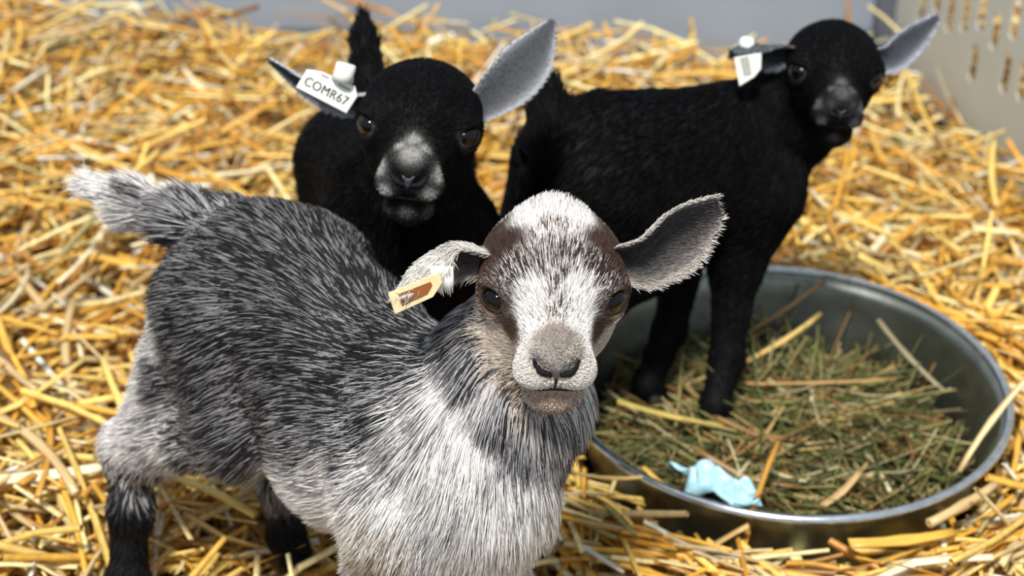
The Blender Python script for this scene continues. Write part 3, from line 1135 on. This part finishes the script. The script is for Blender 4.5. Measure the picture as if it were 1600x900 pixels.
    def finish(self, coat, counts, lens, mat, rad, curl, liftb=.35, headcoat=None):
        S, h = self.S, self.hs
        V, Q = self.V, self.Q
        skin = coat.mean(V)
        if headcoat is not None:
            lv = (V - self.O) @ self.R / h
            on = head_dist(lv) < head_reach(lv)
            skin[on] = headcoat.mean(V[on])
        body = obj('body', np_mesh('body', V, Q, M_skin, skin * .75), self.root)
        p, n = sample(V, Q, counts)
        near = np.linalg.norm(V[Q[:, 0]] - self.hl(0, .004, -.006), axis=1) < .060 * h
        p2, n2 = sample(V, Q[near], counts // 4)
        p, n = np.vstack([p, p2]), np.vstack([n, n2])
        # eyes, nose and lips stay bare
        loc = (p - self.O) @ self.R / h
        keep = np.ones(len(p), bool)
        for c, d, s in self.eyes:
            keep &= np.linalg.norm(p - (c + d * .0085 * h), axis=1) > .0092 * h
        keep &= ~((np.abs(loc[:, 0]) < .0042) & (loc[:, 1] > .044) & (loc[:, 2] > -.0165) & (loc[:, 2] < -.0100))
        fold = loc.copy(); fold[:, 0] = np.abs(fold[:, 0])
        keep &= (line_dist(fold, NOSTRIL) > .0017) & (line_dist(loc, MOUTH) > .0018)
        keep &= p[:, 2] > .012
        p, n, loc = p[keep], n[keep], loc[keep]
        dH = np.linalg.norm(loc - np.array([0, .004, -.006]), axis=1)
        hd = head_dist(loc)
        wh = 1 / (1 + np.exp(np.clip((hd - head_reach(loc)) / .0008, -30, 30)))                     # 1 on the head
        s_ = (p - self.sho) @ self.F
        lowleg = 1 / (1 + np.exp((p[:, 2] - .100) / .014))
        wc = 1 / (1 + np.exp(-(s_ - .012) / .012))                     # chest and neck
        bodyflow = -self.F * .95 + np.array([0, 0, -.45])
        chestflow = np.array([0, 0, -1.0]) - self.F * .25
        flow = bodyflow[None] * (1 - wc)[:, None] + chestflow[None] * wc[:, None]
        flow = flow * (1 - lowleg)[:, None] + np.array([0, 0, -1.0])[None] * lowleg[:, None]
        hf = loc - np.array([0, .054, -.014]); hf = hf / (np.linalg.norm(hf, axis=1, keepdims=True) + 1e-9)
        hf[:, 1] -= .25
        flow = flow * (1 - wh)[:, None] + (hf @ self.R.T) * wh[:, None]
        # tail: combed towards the tip
        t0, t1 = np.array(S['tail'][0], float), np.array(S['tail'][-1], float)
        td = nrmz(t1 - t0)
        tt = (p - t0) @ td
        ta = np.linalg.norm(p - t0 - np.clip(tt, 0, 1)[:, None] * td, axis=1)
        wt = ((tt > -.012) & (ta < .030)).astype(float)
        flow = flow * (1 - wt)[:, None] + (td * 1.0 + np.array([0, 0, -.12]))[None] * wt[:, None]
        # length
        crown = np.exp(-((loc - np.array([0, -.028, .026])) ** 2).sum(1) / .020 ** 2)
        muz = np.clip((loc[:, 1] - .020) / .018, 0, 1)
        eyed = np.min([np.linalg.norm(p - (c + d * .006 * h), axis=1) for c, d, s in self.eyes], axis=0) / h
        muz = np.maximum(muz, np.clip(1.25 - (eyed - .006) / .011, 0, 1))
        fore = np.exp(-((loc - np.array([0, .010, .022])) ** 2).sum(1) / .014 ** 2)
        lh = (lens['head'] + (lens['crown'] - lens['head']) * np.maximum(crown, .55 * fore)) * (1 - .85 * muz)
        lb = lens['body'] * (1 - wc) + lens['chest'] * wc
        lb = lb * (1 - lowleg) + lens['leg'] * lowleg
        # hair on the back of the thigh and along the belly edge is longer
        ln = lb * (1 - wh) + lh * wh
        ln = ln * (1 + .35 * np.clip(-n[:, 2] * 1.5, 0, 1) * (1 - wh) * (1 - lowleg))
        ln = ln * (1 - wt) + lens['tail'] * wt
        lift = liftb * (1 - wh) + (.30 + .55 * crown - .1 * muz) * wh
        cols = coat.strands(p)
        if headcoat is not None:
            on = rng.random(len(p)) < wh
            cols[on] = headcoat.strands(p[on])
        rr = rad * (1 - .48 * wh)
        fur('fur', self.root, p, n, flow, ln, lift, cols, mat, rr, curl=curl, seed=S.get('seed', 1), onskin=(self.bvh, wh > .25))
        self.eyeparts()

    def eyeparts(self):
        h = self.hs
        for c, d, s in self.eyes:
            Vv, Qq = uv_sphere((0, 0, 0), .0092 * h, frame_to(d))
            e = bpy.data.objects.new('eye', np_mesh('eye', Vv + (c + d * .0018 * h), Qq, self.S.get('eyemat', M_eye)))
            link(e, self.root)
            Rr = frame_to(d)
            # horizontal pupil, a shallow lens seated on the eyeball
            V2, Q2 = uv_sphere(c + d * (.0018 + .0050) * h + Rr[:, 1] * .0008 * h, np.array([.0074, .0054, .0049]) * h, Rr)
            link(bpy.data.objects.new('pupil', np_mesh('pupil', V2, Q2, M_pupil)), e)
            # lids: an almond ring laid on the orbit
            ring = []
            for w in np.linspace(0, 2 * math.pi, 29)[:-1]:
                q = c + d * .0068 * h + Rr[:, 0] * (.0088 * h * math.cos(w)) + Rr[:, 1] * (.0064 * h * math.sin(w))
                l, nr = self.near(q); ring.append(l + nr * .0003)
            ring = np.array(ring)
            ring = (ring + np.roll(ring, 1, 0) + np.roll(ring, -1, 0)) / 3
            Vr, Fr = tube(np.vstack([ring, ring[:2]]), .0016 * h, 6, caps=False)
            link(bpy.data.objects.new('eyelid', np_mesh('eyelid', Vr, Fr, M_lid)), e)

    def onface(self, pts, rad, name, mat, out=.0002):
        q = []
        for a in spline([self.hl(*p) for p in pts], 4 * len(pts)):
            l, nr = self.near(a); q.append(l + nr * out)
        rr = np.full(len(q), rad * self.hs); rr[0] *= .5; rr[-1] *= .5
        if name == 'nostril': rr = rad * self.hs * np.interp(np.linspace(0, 1, len(q)), [0, .3, 1], [.7, 1.25, .45])
        Vv, Ff = tube(q, rr, 8)
        return link(bpy.data.objects.new(name, np_mesh(name, Vv, Ff, mat)), self.root)

    def muzzle(self, nosemat, lipmat):
        # bare nose leather between the nostrils
        pts = [(0, .056, -.0105), (0, .056, -.0165)]
        g = []
        nu, nv = 9, 7
        for i in range(nu):
            for j in range(nv):
                u = i / (nu - 1) * 2 - 1; v = j / (nv - 1)
                x = u * (.0048 - .0030 * v); z = -.0095 - .0065 * v + .002 * abs(u)
                l, nr = self.near(self.hl(x, .054, z)); g.append(l + nr * (.0006 if 0 < i < nu - 1 and 0 < j < nv - 1 else .0))
        Qn = np.array([(i * nv + j, i * nv + j + 1, (i + 1) * nv + j + 1, (i + 1) * nv + j) for i in range(nu - 1) for j in range(nv - 1)])
        o = link(bpy.data.objects.new('nose', np_mesh('nose', np.array(g), Qn, nosemat)), self.root)
        sd = o.modifiers.new('thick', 'SOLIDIFY'); sd.thickness = .0006; sd.offset = 0
        for s in (1, -1):
            self.onface([(a * s, b, c) for a, b, c in NOSTRIL], .0015, 'nostril', M_dark)
        self.onface([(0, .056, -.0150), (0, .055, -.0195), (0, .053, -.0255)], .0007, 'lip_cleft', lipmat)
        self.onface(MOUTH, .0011, 'mouth', lipmat)

    def ear(self, pts, widths, N, cup, cin, crim, cback, mat, hair_n, hair_l, thick=.0022, tilt=0.0):
        Vv, Fv, C, sp = ear_mesh(pts, widths, N, cup, cin, crim, cback, thick)
        e = link(bpy.data.objects.new('ear', np_mesh('ear', Vv, Fv, M_skin, C * .8)), self.root)
        if hair_n:
            p, n = sample(Vv, Fv, hair_n)
            ctr = sp[np.argmin(((p[:, None] - sp[None]) ** 2).sum(2), 1)]
            # pigment of the nearest surface point
            bv = BVHTree.FromPolygons([Vector(v) for v in Vv], [tuple(q) for q in Fv])
            cc = np.array([C[Fv[bv.find_nearest(Vector(a + b * .0004))[2]]].mean(0) for a, b in zip(p, n)])
            ax = nrmz(sp[-1] - sp[0])
            flow = (p - ctr) * 60 + ax * .8
            cc = cc * rng.uniform(.65, 1.3, (len(p), 1))
            fur('ear_hair', e, p, n, flow, np.full(len(p), hair_l), .45, np.clip(cc, 0, .9), mat, .00022, curl=.25, seed=9)
        return e


BLK = (.0022, .0022, .0027); BLK2 = (.008, .008, .010)
TOCAM = lambda p: nrmz(CAM - p)


def text_mesh(s, size, mat, name, depth=.0002):
    c = bpy.data.curves.new(name, 'FONT')
    c.body = s; c.size = size; c.extrude = depth; c.align_x = 'CENTER'; c.align_y = 'CENTER'; c.space_character = 1.08
    c.offset = 0.0
    o = bpy.data.objects.new(name, c); COL.objects.link(o)
    dg = bpy.context.evaluated_depsgraph_get()
    me = bpy.data.meshes.new_from_object(o.evaluated_get(dg))
    bpy.data.objects.remove(o); bpy.data.curves.remove(c)
    me.name = name
    me.materials.clear(); me.materials.append(mat)
    return me


def plate(outline, thick, bev=.0004):
    """flat plate in local xy, rounded edges"""
    o = np.array(outline, float); n = len(o); c = o.mean(0)
    ins = c + (o - c) * (1 - bev / np.abs(o - c).max() * 1.6)
    rings = [(ins, -thick / 2), (o, -thick / 2 + bev), (o, thick / 2 - bev), (ins, thick / 2)]
    V = np.vstack([np.column_stack([r, np.full(n, z)]) for r, z in rings] + [[[*c, -thick / 2]], [[*c, thick / 2]]])
    Q = [(i * n + k, i * n + (k + 1) % n, (i + 1) * n + (k + 1) % n, (i + 1) * n + k) for i in range(3) for k in range(n)]
    T = [(4 * n, (k + 1) % n, k) for k in range(n)] + [(4 * n + 1, 3 * n + k, 3 * n + (k + 1) % n) for k in range(n)]
    return V, [np.array(Q), np.array(T)]


def put(me, name, M, parent):
    me.transform(M); me.update()
    return link(bpy.data.objects.new(name, me), parent)


def basis(o, x, n):
    """matrix with local x along x, local z along n"""
    z = Vector(nrmz(n)); xx = Vector(x); xx = (xx - z * xx.dot(z)).normalized(); y = z.cross(xx)
    return Matrix(((xx.x, y.x, z.x, o[0]), (xx.y, y.y, z.y, o[1]), (xx.z, y.z, z.z, o[2]), (0, 0, 0, 1)))


# ---- the grey kid in front
A = Kid('goat_kid', 'grey and white long-haired goat kid standing in front, brown face patches', dict(
    hip=(-.142, .797, .218), sho=(-.041, .684, .195), head=P(864, 460, .772), hs=.985, ang=(1.0, 0, 1.5),
    feet=[(-.246, .772, 0), (-.150, .812, 0), (-.030, .606, 0), (.020, .650, 0)], hock=(-.240, .805, .100),
    tail=[P(290, 345, .935), P(215, 318, .95), P(150, 292, .965)], tailr=(.013, .010, .005), seed=1, belly=.020))


def spots(kid, coat, rows):
    for x, y, r, dk, lt, pb in rows:
        h = kid.hit(x, y)
        if h is not None: coat.add(h, r, dk, lt, pb)


DK = (.016, .015, .017); GR = (.25, .24, .245); WH = (.86, .83, .80); CR = (.62, .54, .45); BG = (.40, .33, .27)
BR = (.040, .022, .016); BR2 = (.075, .042, .028); PK = (.34, .22, .17); LG = (.42, .41, .42)
ca = Coat()
spots(A, ca, [
    # back and flank
    (300, 350, .03, DK, LG, .45), (400, 340, .03, DK, GR, .40), (480, 370, .03, DK, GR, .30), (560, 420, .03, DK, GR, .25), (640, 470, .03, DK, GR, .22),
    (710, 500, .03, DK, GR, .35), (300, 450, .04, DK, GR, .38), (400, 450, .04, DK, GR, .30), (500, 480, .04, DK, GR, .28), (600, 530, .04, DK, GR, .28),
    (680, 560, .03, DK, LG, .45), (320, 550, .04, DK, GR, .35), (420, 560, .04, DK, GR, .30), (520, 600, .04, DK, GR, .32), (600, 640, .04, DK, LG, .48),
    (400, 660, .04, DK, GR, .38), (480, 690, .03, DK, LG, .48), (340, 640, .03, DK, GR, .40),
    # rump and thigh
    (255, 430, .03, DK, LG, .42), (250, 520, .022, LG, WH, .75), (225, 560, .024, LG, WH, .85), (215, 610, .024, LG, WH, .85), (280, 600, .025, DK, GR, .5), (195, 670, .024, LG, WH, .8),
    (250, 680, .022, GR, WH, .5), (300, 690, .025, DK, LG, .5), (195, 725, .018, DK, WH, .5), (225, 735, .018, DK, LG, .5), (215, 770, .014, DK, LG, .3), (185, 765, .014, DK, GR, .2), (190, 815, .025, BLK, BLK2, .3), (205, 860, .03, BLK, BLK2, .3),
    (440, 850, .03, BLK, BLK2, .3),
    # belly, shoulder, chest
    (420, 740, .03, DK, LG, .5), (460, 770, .026, LG, WH, .9), (520, 750, .03, GR, WH, .8), (500, 800, .03, LG, WH, .92), (550, 820, .03, LG, WH, .88), (600, 720, .03, GR, WH, .62),
    (560, 690, .03, DK, LG, .55), (660, 640, .03, GR, WH, .6), (720, 600, .03, LG, WH, .75), (745, 660, .03, LG, WH, .9), (690, 700, .03, LG, WH, .75),
    (620, 800, .03, BG, WH, .6), (600, 860, .03, BG, CR, .6), (680, 780, .03, LG, WH, .7), (700, 850, .03, LG, WH, .75), (760, 760, .03, LG, WH, .75),
    (770, 860, .03, LG, WH, .75), (800, 690, .03, DK, LG, .6), (820, 740, .03, GR, WH, .6), (850, 800, .03, BG, WH, .65), (900, 700, .03, BG, LG, .6), (920, 650, .03, GR, WH, .65), (880, 760, .03, LG, WH, .7),
    (745, 510, .02, DK, GR, .3), (755, 565, .016, DK, LG, .35), (785, 625, .016, DK, LG, .4), (820, 672, .016, DK, LG, .5), (870, 690, .02, BR2, LG, .5),  # neck beside cheek and chin: dark crest hair, with shade painted in
])
for t_, (d_, l_, p_) in zip(A.S['tail'], ((LG, WH, .6), (LG, WH, .75), (LG, WH, .85))):
    ca.add(np.array(t_) + np.array([0, 0, -.012]), .02, d_, l_, p_)
    ca.add(np.array(t_) + np.array([0, 0, .014]), .012, d_, l_, p_)
ca.add(np.array(A.S['tail'][1]) + TOCAM(A.S['tail'][1]) * .012 + np.array([.004, 0, .003]), .0065, DK, GR, .5)
ca.add(np.array(A.S['tail'][0]) + TOCAM(A.S['tail'][0]) * .012, .012, BG, LG, .6)
# the face, placed on the head itself
cah = Coat()
for x, y, z, r, dk, lt, pb in [
    (0, .012, .024, .012, BR, WH, .42), (0, -.004, .032, .014, BR2, WH, .62), (0, -.020, .036, .016, LG, WH, .95), (0, -.040, .032, .016, LG, WH, .85),
    (.012, -.014, .034, .011, LG, WH, .92), (-.012, -.014, .034, .011, LG, WH, .92), (.018, -.034, .032, .009, LG, WH, .9), (-.018, -.034, .032, .009, LG, WH, .9), (.030, -.020, .020, .013, BR, BR2, .25), (-.030, -.020, .020, .013, BR, BR2, .25), (.026, -.032, .024, .010, BR, WH, .4), (-.026, -.032, .024, .010, BR, WH, .4), (0, -.048, .030, .007, BR2, CR, .4),
    (-.010, -.034, .036, .006, BR2, CR, .25),
    (.021, -.003, .022, .013, BR, BR2, .3), (-.021, -.003, .022, .013, BR, BR2, .3), (.028, -.010, .016, .012, BR, BR2, .25), (-.028, -.010, .016, .012, BR, BR2, .25),
    (.016, .010, .019, .009, BR, WH, .25), (-.016, .010, .019, .009, BR, WH, .25),
    (.030, .006, -.001, .009, BR, PK, .3), (-.030, .006, -.001, .009, BR, PK, .3), (.024, .014, .000, .008, BR, BR2, .25), (-.024, .014, .000, .008, BR, BR2, .25),
    (.0, .018, .017, .007, BR, WH, .3), (.0, .026, .010, .007, BR2, WH, .6),
    (.0085, .022, .012, .0075, GR, WH, .93), (-.0085, .022, .012, .0075, GR, WH, .93), (.013, .030, .003, .008, GR, WH, .93), (-.013, .030, .003, .008, GR, WH, .93),
    (.019, .024, -.006, .007, BR, BR2, .4), (-.019, .024, -.006, .007, BR, BR2, .4),
    (.026, .010, -.014, .011, PK, CR, .85), (-.026, .010, -.014, .011, PK, CR, .85), (.022, .016, -.022, .010, BG, CR, .8), (-.022, .016, -.022, .010, BG, CR, .8),
    (.0, .044, .000, .008, GR, BG, .6), (.007, .048, -.004, .006, GR, CR, .5), (-.007, .048, -.004, .006, GR, CR, .5),
    (.013, .042, -.010, .007, CR, WH, .85), (-.013, .042, -.010, .007, CR, WH, .85), (.012, .046, -.020, .007, CR, WH, .8), (-.012, .046, -.020, .007, CR, WH, .8),
    (.018, .034, -.020, .007, PK, CR, .6), (-.018, .034, -.020, .007, PK, CR, .6),
    (.0, .044, -.034, .008, PK, CR, .5), (.010, .038, -.034, .008, PK, CR, .6), (-.010, .038, -.034, .008, PK, CR, .6), (0, .036, -.045, .008, PK, BG, .5),
    (.016, .020, -.036, .010, BR2, CR, .5), (-.016, .020, -.036, .010, BR2, CR, .5),
]:
    cah.add(A.near(A.hl(x, y, z))[0], r, dk, lt, pb)
A.finish(ca, 140000, dict(body=.021, chest=.026, head=.0068, crown=.019, leg=.010, tail=.024), M_fur, .00029, .085, headcoat=cah)
A.muzzle(M_nose, M_dark)
e0 = A.hl(-.031, -.014, .012)
dE = float((e0 - CAM) @ FWD)
A.ear([e0, P(1010, 398, dE - .002), P(1062, 360, dE + .002), P(1122, 322, dE + .008)], [.011, .0170, .0185, .007], TOCAM(e0) + np.array([.10, 0, -.50]),
      [.6, .7, .6, .35], (.055, .050, .050), (.55, .50, .45), (.66, .63, .60), M_fur, 3600, .0050)
e1 = A.hl(.031, -.014, .012)
dE = float((e1 - CAM) @ FWD)
A.ear([e1, P(708, 396, dE - .002), P(660, 418, dE - .008), P(624, 462, dE - .014)], [.010, .014, .012, .006],
      [TOCAM(e1) + np.array([-.1, 0, -.9])] * 2 + [np.array([.2, -.5, -1.0])] * 2,
      [.6, .7, .7, .4], (.10, .085, .08), (.52, .47, .40), (.64, .61, .57), M_fur, 3000, .006)
# weathered tag under the folded ear
tp = P(652, 456, dE - .017)
Mx = basis(tp, P(690, 434, dE - .014) - P(610, 476, dE - .020), TOCAM(tp) + np.array([0, 0, -.25]))
V, F = plate([(-.0145, -.0055), (.006, -.0055), (.013, -.001), (.014, .0045), (-.013, .0055)], .0014)
tg = put(np_mesh('ear_tag', V, F, M_tagold, smooth=False), 'ear_tag', Mx, A.root)
tg['label'] = 'cream ear tag with brown streaks'
V, F = plate([(-.0095, -.0030), (.004, -.0030), (.008, .0000), (.008, .0020), (-.0085, .0030)], .0003, .0001)
put(np_mesh('brown_streak', V, F, M_inkbrown, smooth=False), 'brown_streak', Mx @ Matrix.Translation((0, 0, .0009)), tg)
tf = P(690, 438, dE - .012)
Vt, Ft = [], []
for k in range(7):
    a = tf + np.array([(k - 3) * .0016, 0, .008]); b_ = tf + np.array([(k - 3) * .0011 + .002, -.002, -.006 - .001 * (k % 3)])
    v, f = tube([a, (a + b_) / 2 + np.array([0, -.001, 0]), b_], [.0012, .0011, .0002], 5)
    Ft += [q + sum(len(w) for w in Vt) for q in f]; Vt.append(v)
tuft = link(bpy.data.objects.new('ear_tuft', np_mesh('ear_tuft', np.vstack(Vt), Ft, mat_plain('white_tuft', WH, .6))), A.root)

# ---- the black kid in the middle
Bk = Kid('goat_kid', 'black goat kid in the middle facing forward, ear tag reading COMR67', dict(
    hip=(-.092, 1.030, .192), sho=(-.072, .925, .205), head=P(655, 202, .95), hs=1.02, ang=(-3.0, 4, 6), bs=.98,
    feet=[(-.130, 1.06, 0), (-.062, 1.06, 0), (-.102, .925, 0), (-.040, .925, 0)],
    tail=[P(580, 135, 1.105), P(573, 100, 1.11), P(569, 64, 1.115), P(568, 28, 1.12)], tailr=(.0075, .0070, .0065, .0035), seed=2))
cb = Coat()
cb.add(Bk.sho, .2, BLK, BLK2, .25); cb.add(Bk.hip, .2, BLK, BLK2, .25); cb.add(Bk.hl(0, -.02, .03), .03, BLK, BLK2, .3)
MZ, MZ2 = (.16, .155, .15), (.50, .49, .46)
for x, y, z, r, dk, lt, pb in [
    (0, .044, .000, .010, MZ, MZ2, .55), (.013, .042, -.010, .008, MZ, MZ2, .8), (-.013, .042, -.010, .008, MZ, MZ2, .8), (.012, .047, -.019, .007, MZ, MZ2, .65), (-.012, .047, -.019, .007, MZ, MZ2, .65),
    (0, .034, .007, .007, MZ, MZ2, .6), (.007, .038, .003, .006, MZ, MZ2, .6), (-.007, .038, .003, .006, MZ, MZ2, .6),
    (0, .046, -.034, .008, (.03, .03, .032), MZ, .4), (.011, .038, -.034, .008, (.03, .03, .032), MZ, .4), (-.011, .038, -.034, .008, (.03, .03, .032), MZ, .4),
    (0, .036, -.043, .008, BLK2, MZ, .25),
    (0, .020, .016, .009, BLK, BLK2, .3), (.016, .026, .000, .008, BLK, BLK2, .3), (-.016, .026, .000, .008, BLK, BLK2, .3), (.020, .026, -.016, .008, BLK, BLK2, .3), (-.020, .026, -.016, .008, BLK, BLK2, .3),
    (.018, .018, -.034, .009, BLK, BLK2, .3), (-.018, .018, -.034, .009, BLK, BLK2, .3),
    (.0235, .017, .006, .0035, BLK2, (.22, .24, .27), .5), (-.0235, .017, .006, .0035, BLK2, (.22, .24, .27), .5),
    (.020, .008, .020, .008, BLK, BLK2, .3), (-.020, .008, .020, .008, BLK, BLK2, .3), (.03, .004, -.010, .008, BLK, BLK2, .3), (-.03, .004, -.010, .008, BLK, BLK2, .3),
]:
    cb.add(Bk.near(Bk.hl(x, y, z))[0], r, dk, lt, pb)
Bk.finish(cb, 52000, dict(body=.011, chest=.012, head=.0050, crown=.006, leg=.006, tail=.014), M_blackfur, .00034, .16)
Bk.muzzle(mat_plain('grey_nose_skin', (.055, .060, .075), .4), M_dark)
e0 = Bk.hl(-.031, -.014, .010)
dE = float((e0 - CAM) @ FWD)
Bk.ear([e0, P(790, 132, dE), P(828, 90, dE + .004), P(863, 34, dE + .008)], [.010, .0165, .0155, .003], TOCAM(e0) + np.array([.05, 0, -.1]),
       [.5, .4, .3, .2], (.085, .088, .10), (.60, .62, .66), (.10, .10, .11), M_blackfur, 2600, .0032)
e1 = Bk.hl(.031, -.014, .010)
dE = float((e1 - CAM) @ FWD)
Bk.ear([e1, P(535, 155, dE), P(480, 132, dE + .004), P(422, 94, dE + .010)], [.010, .0125, .010, .0025], TOCAM(e1) + np.array([-.2, 0, -.9]),
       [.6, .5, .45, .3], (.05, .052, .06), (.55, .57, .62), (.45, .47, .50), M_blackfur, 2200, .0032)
tp = P(511, 143, dE - .017)
Mx = basis(tp, P(541, 177, dE - .017) - P(463, 137, dE - .017), TOCAM(tp))
V, F = plate([(-.0174, -.0063), (.0161, -.0064), (.0174, .0058), (.0134, .0105), (-.0080, .0092), (-.0164, .0064)], .0015)
tg = put(np_mesh('ear_tag', V, F, M_tag, smooth=False), 'ear_tag', Mx, Bk.root)
tg['label'] = 'white plastic ear tag reading COMR67'
for k, off in enumerate((-.00016, .00016)):          # stamped twice a hair apart, so the strokes are bold
    me = text_mesh('COMR67', .0086, M_ink, 'lettering', .00012)
    if k == 0: first = me
    else:
        n1 = len(first.vertices)
        bmv = np.array([v.co for v in first.vertices] + [v.co + Vector((.00030, .00005, .00003)) for v in me.vertices])
        polys = [tuple(p.vertices) for p in first.polygons] + [tuple(a + n1 for a in p.vertices) for p in me.polygons]
        joined = bpy.data.meshes.new('lettering'); joined.from_pydata([tuple(v) for v in bmv], [], polys); joined.materials.append(M_ink)
put(joined, 'lettering', Mx @ Matrix.Translation((-.0006, -.0002, .0009)) @ Matrix.Diagonal((.80, .92, 1, 1)), tg)
for x0, y0, w in ((-.0050, .0074, .0048), (.0078, .0070, .0078)):
    V, F = box(x0 - w / 2, x0 + w / 2, y0 - .0006, y0 + .0006, .0007, .0009)
    put(np_mesh('faded_print', V, F, M_inkgrey, smooth=False), 'faded_print', Mx, tg)
sc = P(535, 126, dE - .018)
st = P(541, 101, dE - .020)
V, F = tube([sc, sc * .55 + st * .45, st, st + (st - sc) * .06], [.0068, .0060, .0060, .0050], 20)
link(bpy.data.objects.new('stud', np_mesh('stud', V, F, M_tag)), tg)

# ---- the black kid standing in the tub
Ck = Kid('goat_kid', 'black goat kid standing side-on in the metal tub, head turned forward', dict(
    hip=(.060, .975, .213), sho=(.154, 1.030, .188), head=P(1304, 116, 1.09), hs=.89, ang=(-3.0, 2, 4.5), bs=.92,
    feet=[(.020, .925, 0), (-.010, .990, 0), (.149, .950, .004), (.102, .980, .004)],
    tail=[P(862, 230, 1.07), P(860, 180, 1.07), P(862, 135, 1.075)], tailr=(.011, .011, .006), seed=3, eyemat=mat_plain('dark_eye', (.008, .005, .004), .1, noise=.3, scale=400)))
cc_ = Coat()
cc_.add(Ck.sho, .2, BLK, BLK2, .22); cc_.add(Ck.hip, .2, BLK, BLK2, .22); cc_.add(Ck.hl(0, -.02, .03), .03, BLK, BLK2, .3)
MC, MC2 = (.05, .048, .052), (.18, .17, .18)
for x, y, z, r, dk, lt, pb in [
    (0, .044, .000, .010, MC, MC2, .5), (.013, .042, -.010, .008, MC, MC2, .7), (-.013, .042, -.010, .008, MC, MC2, .7), (.012, .047, -.019, .007, MC, MC2, .5), (-.012, .047, -.019, .007, MC, MC2, .5),
    (0, .034, .007, .007, MC, MC2, .6), (.007, .040, .002, .006, MC, MC2, .6), (-.007, .040, .002, .006, MC, MC2, .6), (.007, .048, -.006, .006, MC, MC2, .5), (-.007, .048, -.006, .006, MC, MC2, .5), (0, .046, -.034, .008, BLK2, MC, .4), (0, .036, -.043, .008, BLK, MC, .25),
    (0, .020, .016, .009, BLK, BLK2, .3), (.016, .026, .000, .008, BLK, BLK2, .3), (-.016, .026, .000, .008, BLK, BLK2, .3), (.020, .026, -.016, .008, BLK, BLK2, .3), (-.020, .026, -.016, .008, BLK, BLK2, .3),
]:
    cc_.add(Ck.near(Ck.hl(x, y, z))[0], r, dk, lt, pb)
Ck.finish(cc_, 52000, dict(body=.010, chest=.012, head=.0048, crown=.006, leg=.006, tail=.018), M_blackfur, .00034, .14)
Ck.muzzle(mat_plain('black_nose_skin', (.025, .025, .030), .4), M_dark)
e0 = Ck.hl(-.031, -.014, .010)
dE = float((e0 - CAM) @ FWD)
Ck.ear([e0, P(1392, 88, dE), P(1424, 62, dE + .004), P(1464, 27, dE + .008)], [.009, .0120, .0110, .003], TOCAM(e0) + np.array([.1, 0, -.3]),
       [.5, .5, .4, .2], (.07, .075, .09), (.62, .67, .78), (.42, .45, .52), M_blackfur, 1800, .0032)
e1 = Ck.hl(.031, -.014, .010)
dE = float((e1 - CAM) @ FWD)
Ck.ear([e1, P(1205, 82, dE), P(1170, 74, dE - .002), P(1142, 82, dE - .006)], [.009, .012, .010, .005], [TOCAM(e1) + np.array([-.1, 0, -.7])] * 2 + [TOCAM(e1) + np.array([0, 0, -1.4])] * 2,
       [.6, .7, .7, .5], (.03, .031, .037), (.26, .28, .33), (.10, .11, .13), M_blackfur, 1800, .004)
tp = P(1168, 103, dE - .010)
Mx = basis(tp, P(1190, 92, dE - .010) - P(1152, 100, dE - .012), TOCAM(tp))
V, F = plate([(-.0080, -.0125), (.0030, -.0085), (.0085, -.0040), (.0110, .0070), (-.0080, .0075)], .0014)
tg = put(np_mesh('ear_tag', V, F, M_tag, smooth=False), 'ear_tag', Mx, Ck.root)
tg['label'] = 'white ear tag with a column of dark marks'
for k in range(6):
    V, F = box(-.0045 + .0001 * k, .0020, .0048 - k * .0022, .0059 - k * .0022, .0007, .0009)
    put(np_mesh('printed_mark', V, F, M_ink, smooth=False), 'printed_mark', Mx, tg)
st = P(1166, 62, dE - .004)
V, F = tube([P(1168, 84, dE - .004), P(1167, 70, dE - .004), st, P(1166, 58, dE - .004)], [.0055, .0055, .0050, .0030], 16)
link(bpy.data.objects.new('stud', np_mesh('stud', V, F, M_tag)), tg)

for kid in (A, Bk, Ck):
    for q in kid.S['feet']:
        q = np.array(q, float)
        for s in (-1, 1):                            # two claws to each foot
            b0 = q + kid.Rt * s * .0052 + kid.F * .004
            V, F = tube([b0 + [0, 0, .020] - kid.F * .004, b0 + [0, 0, .010], b0 + [0, 0, .000] + kid.F * .006], [.0062, .0076, .0080], 8)
            link(bpy.data.objects.new('hoof', np_mesh('hoof', V, F, M_hoof)), kid.root)
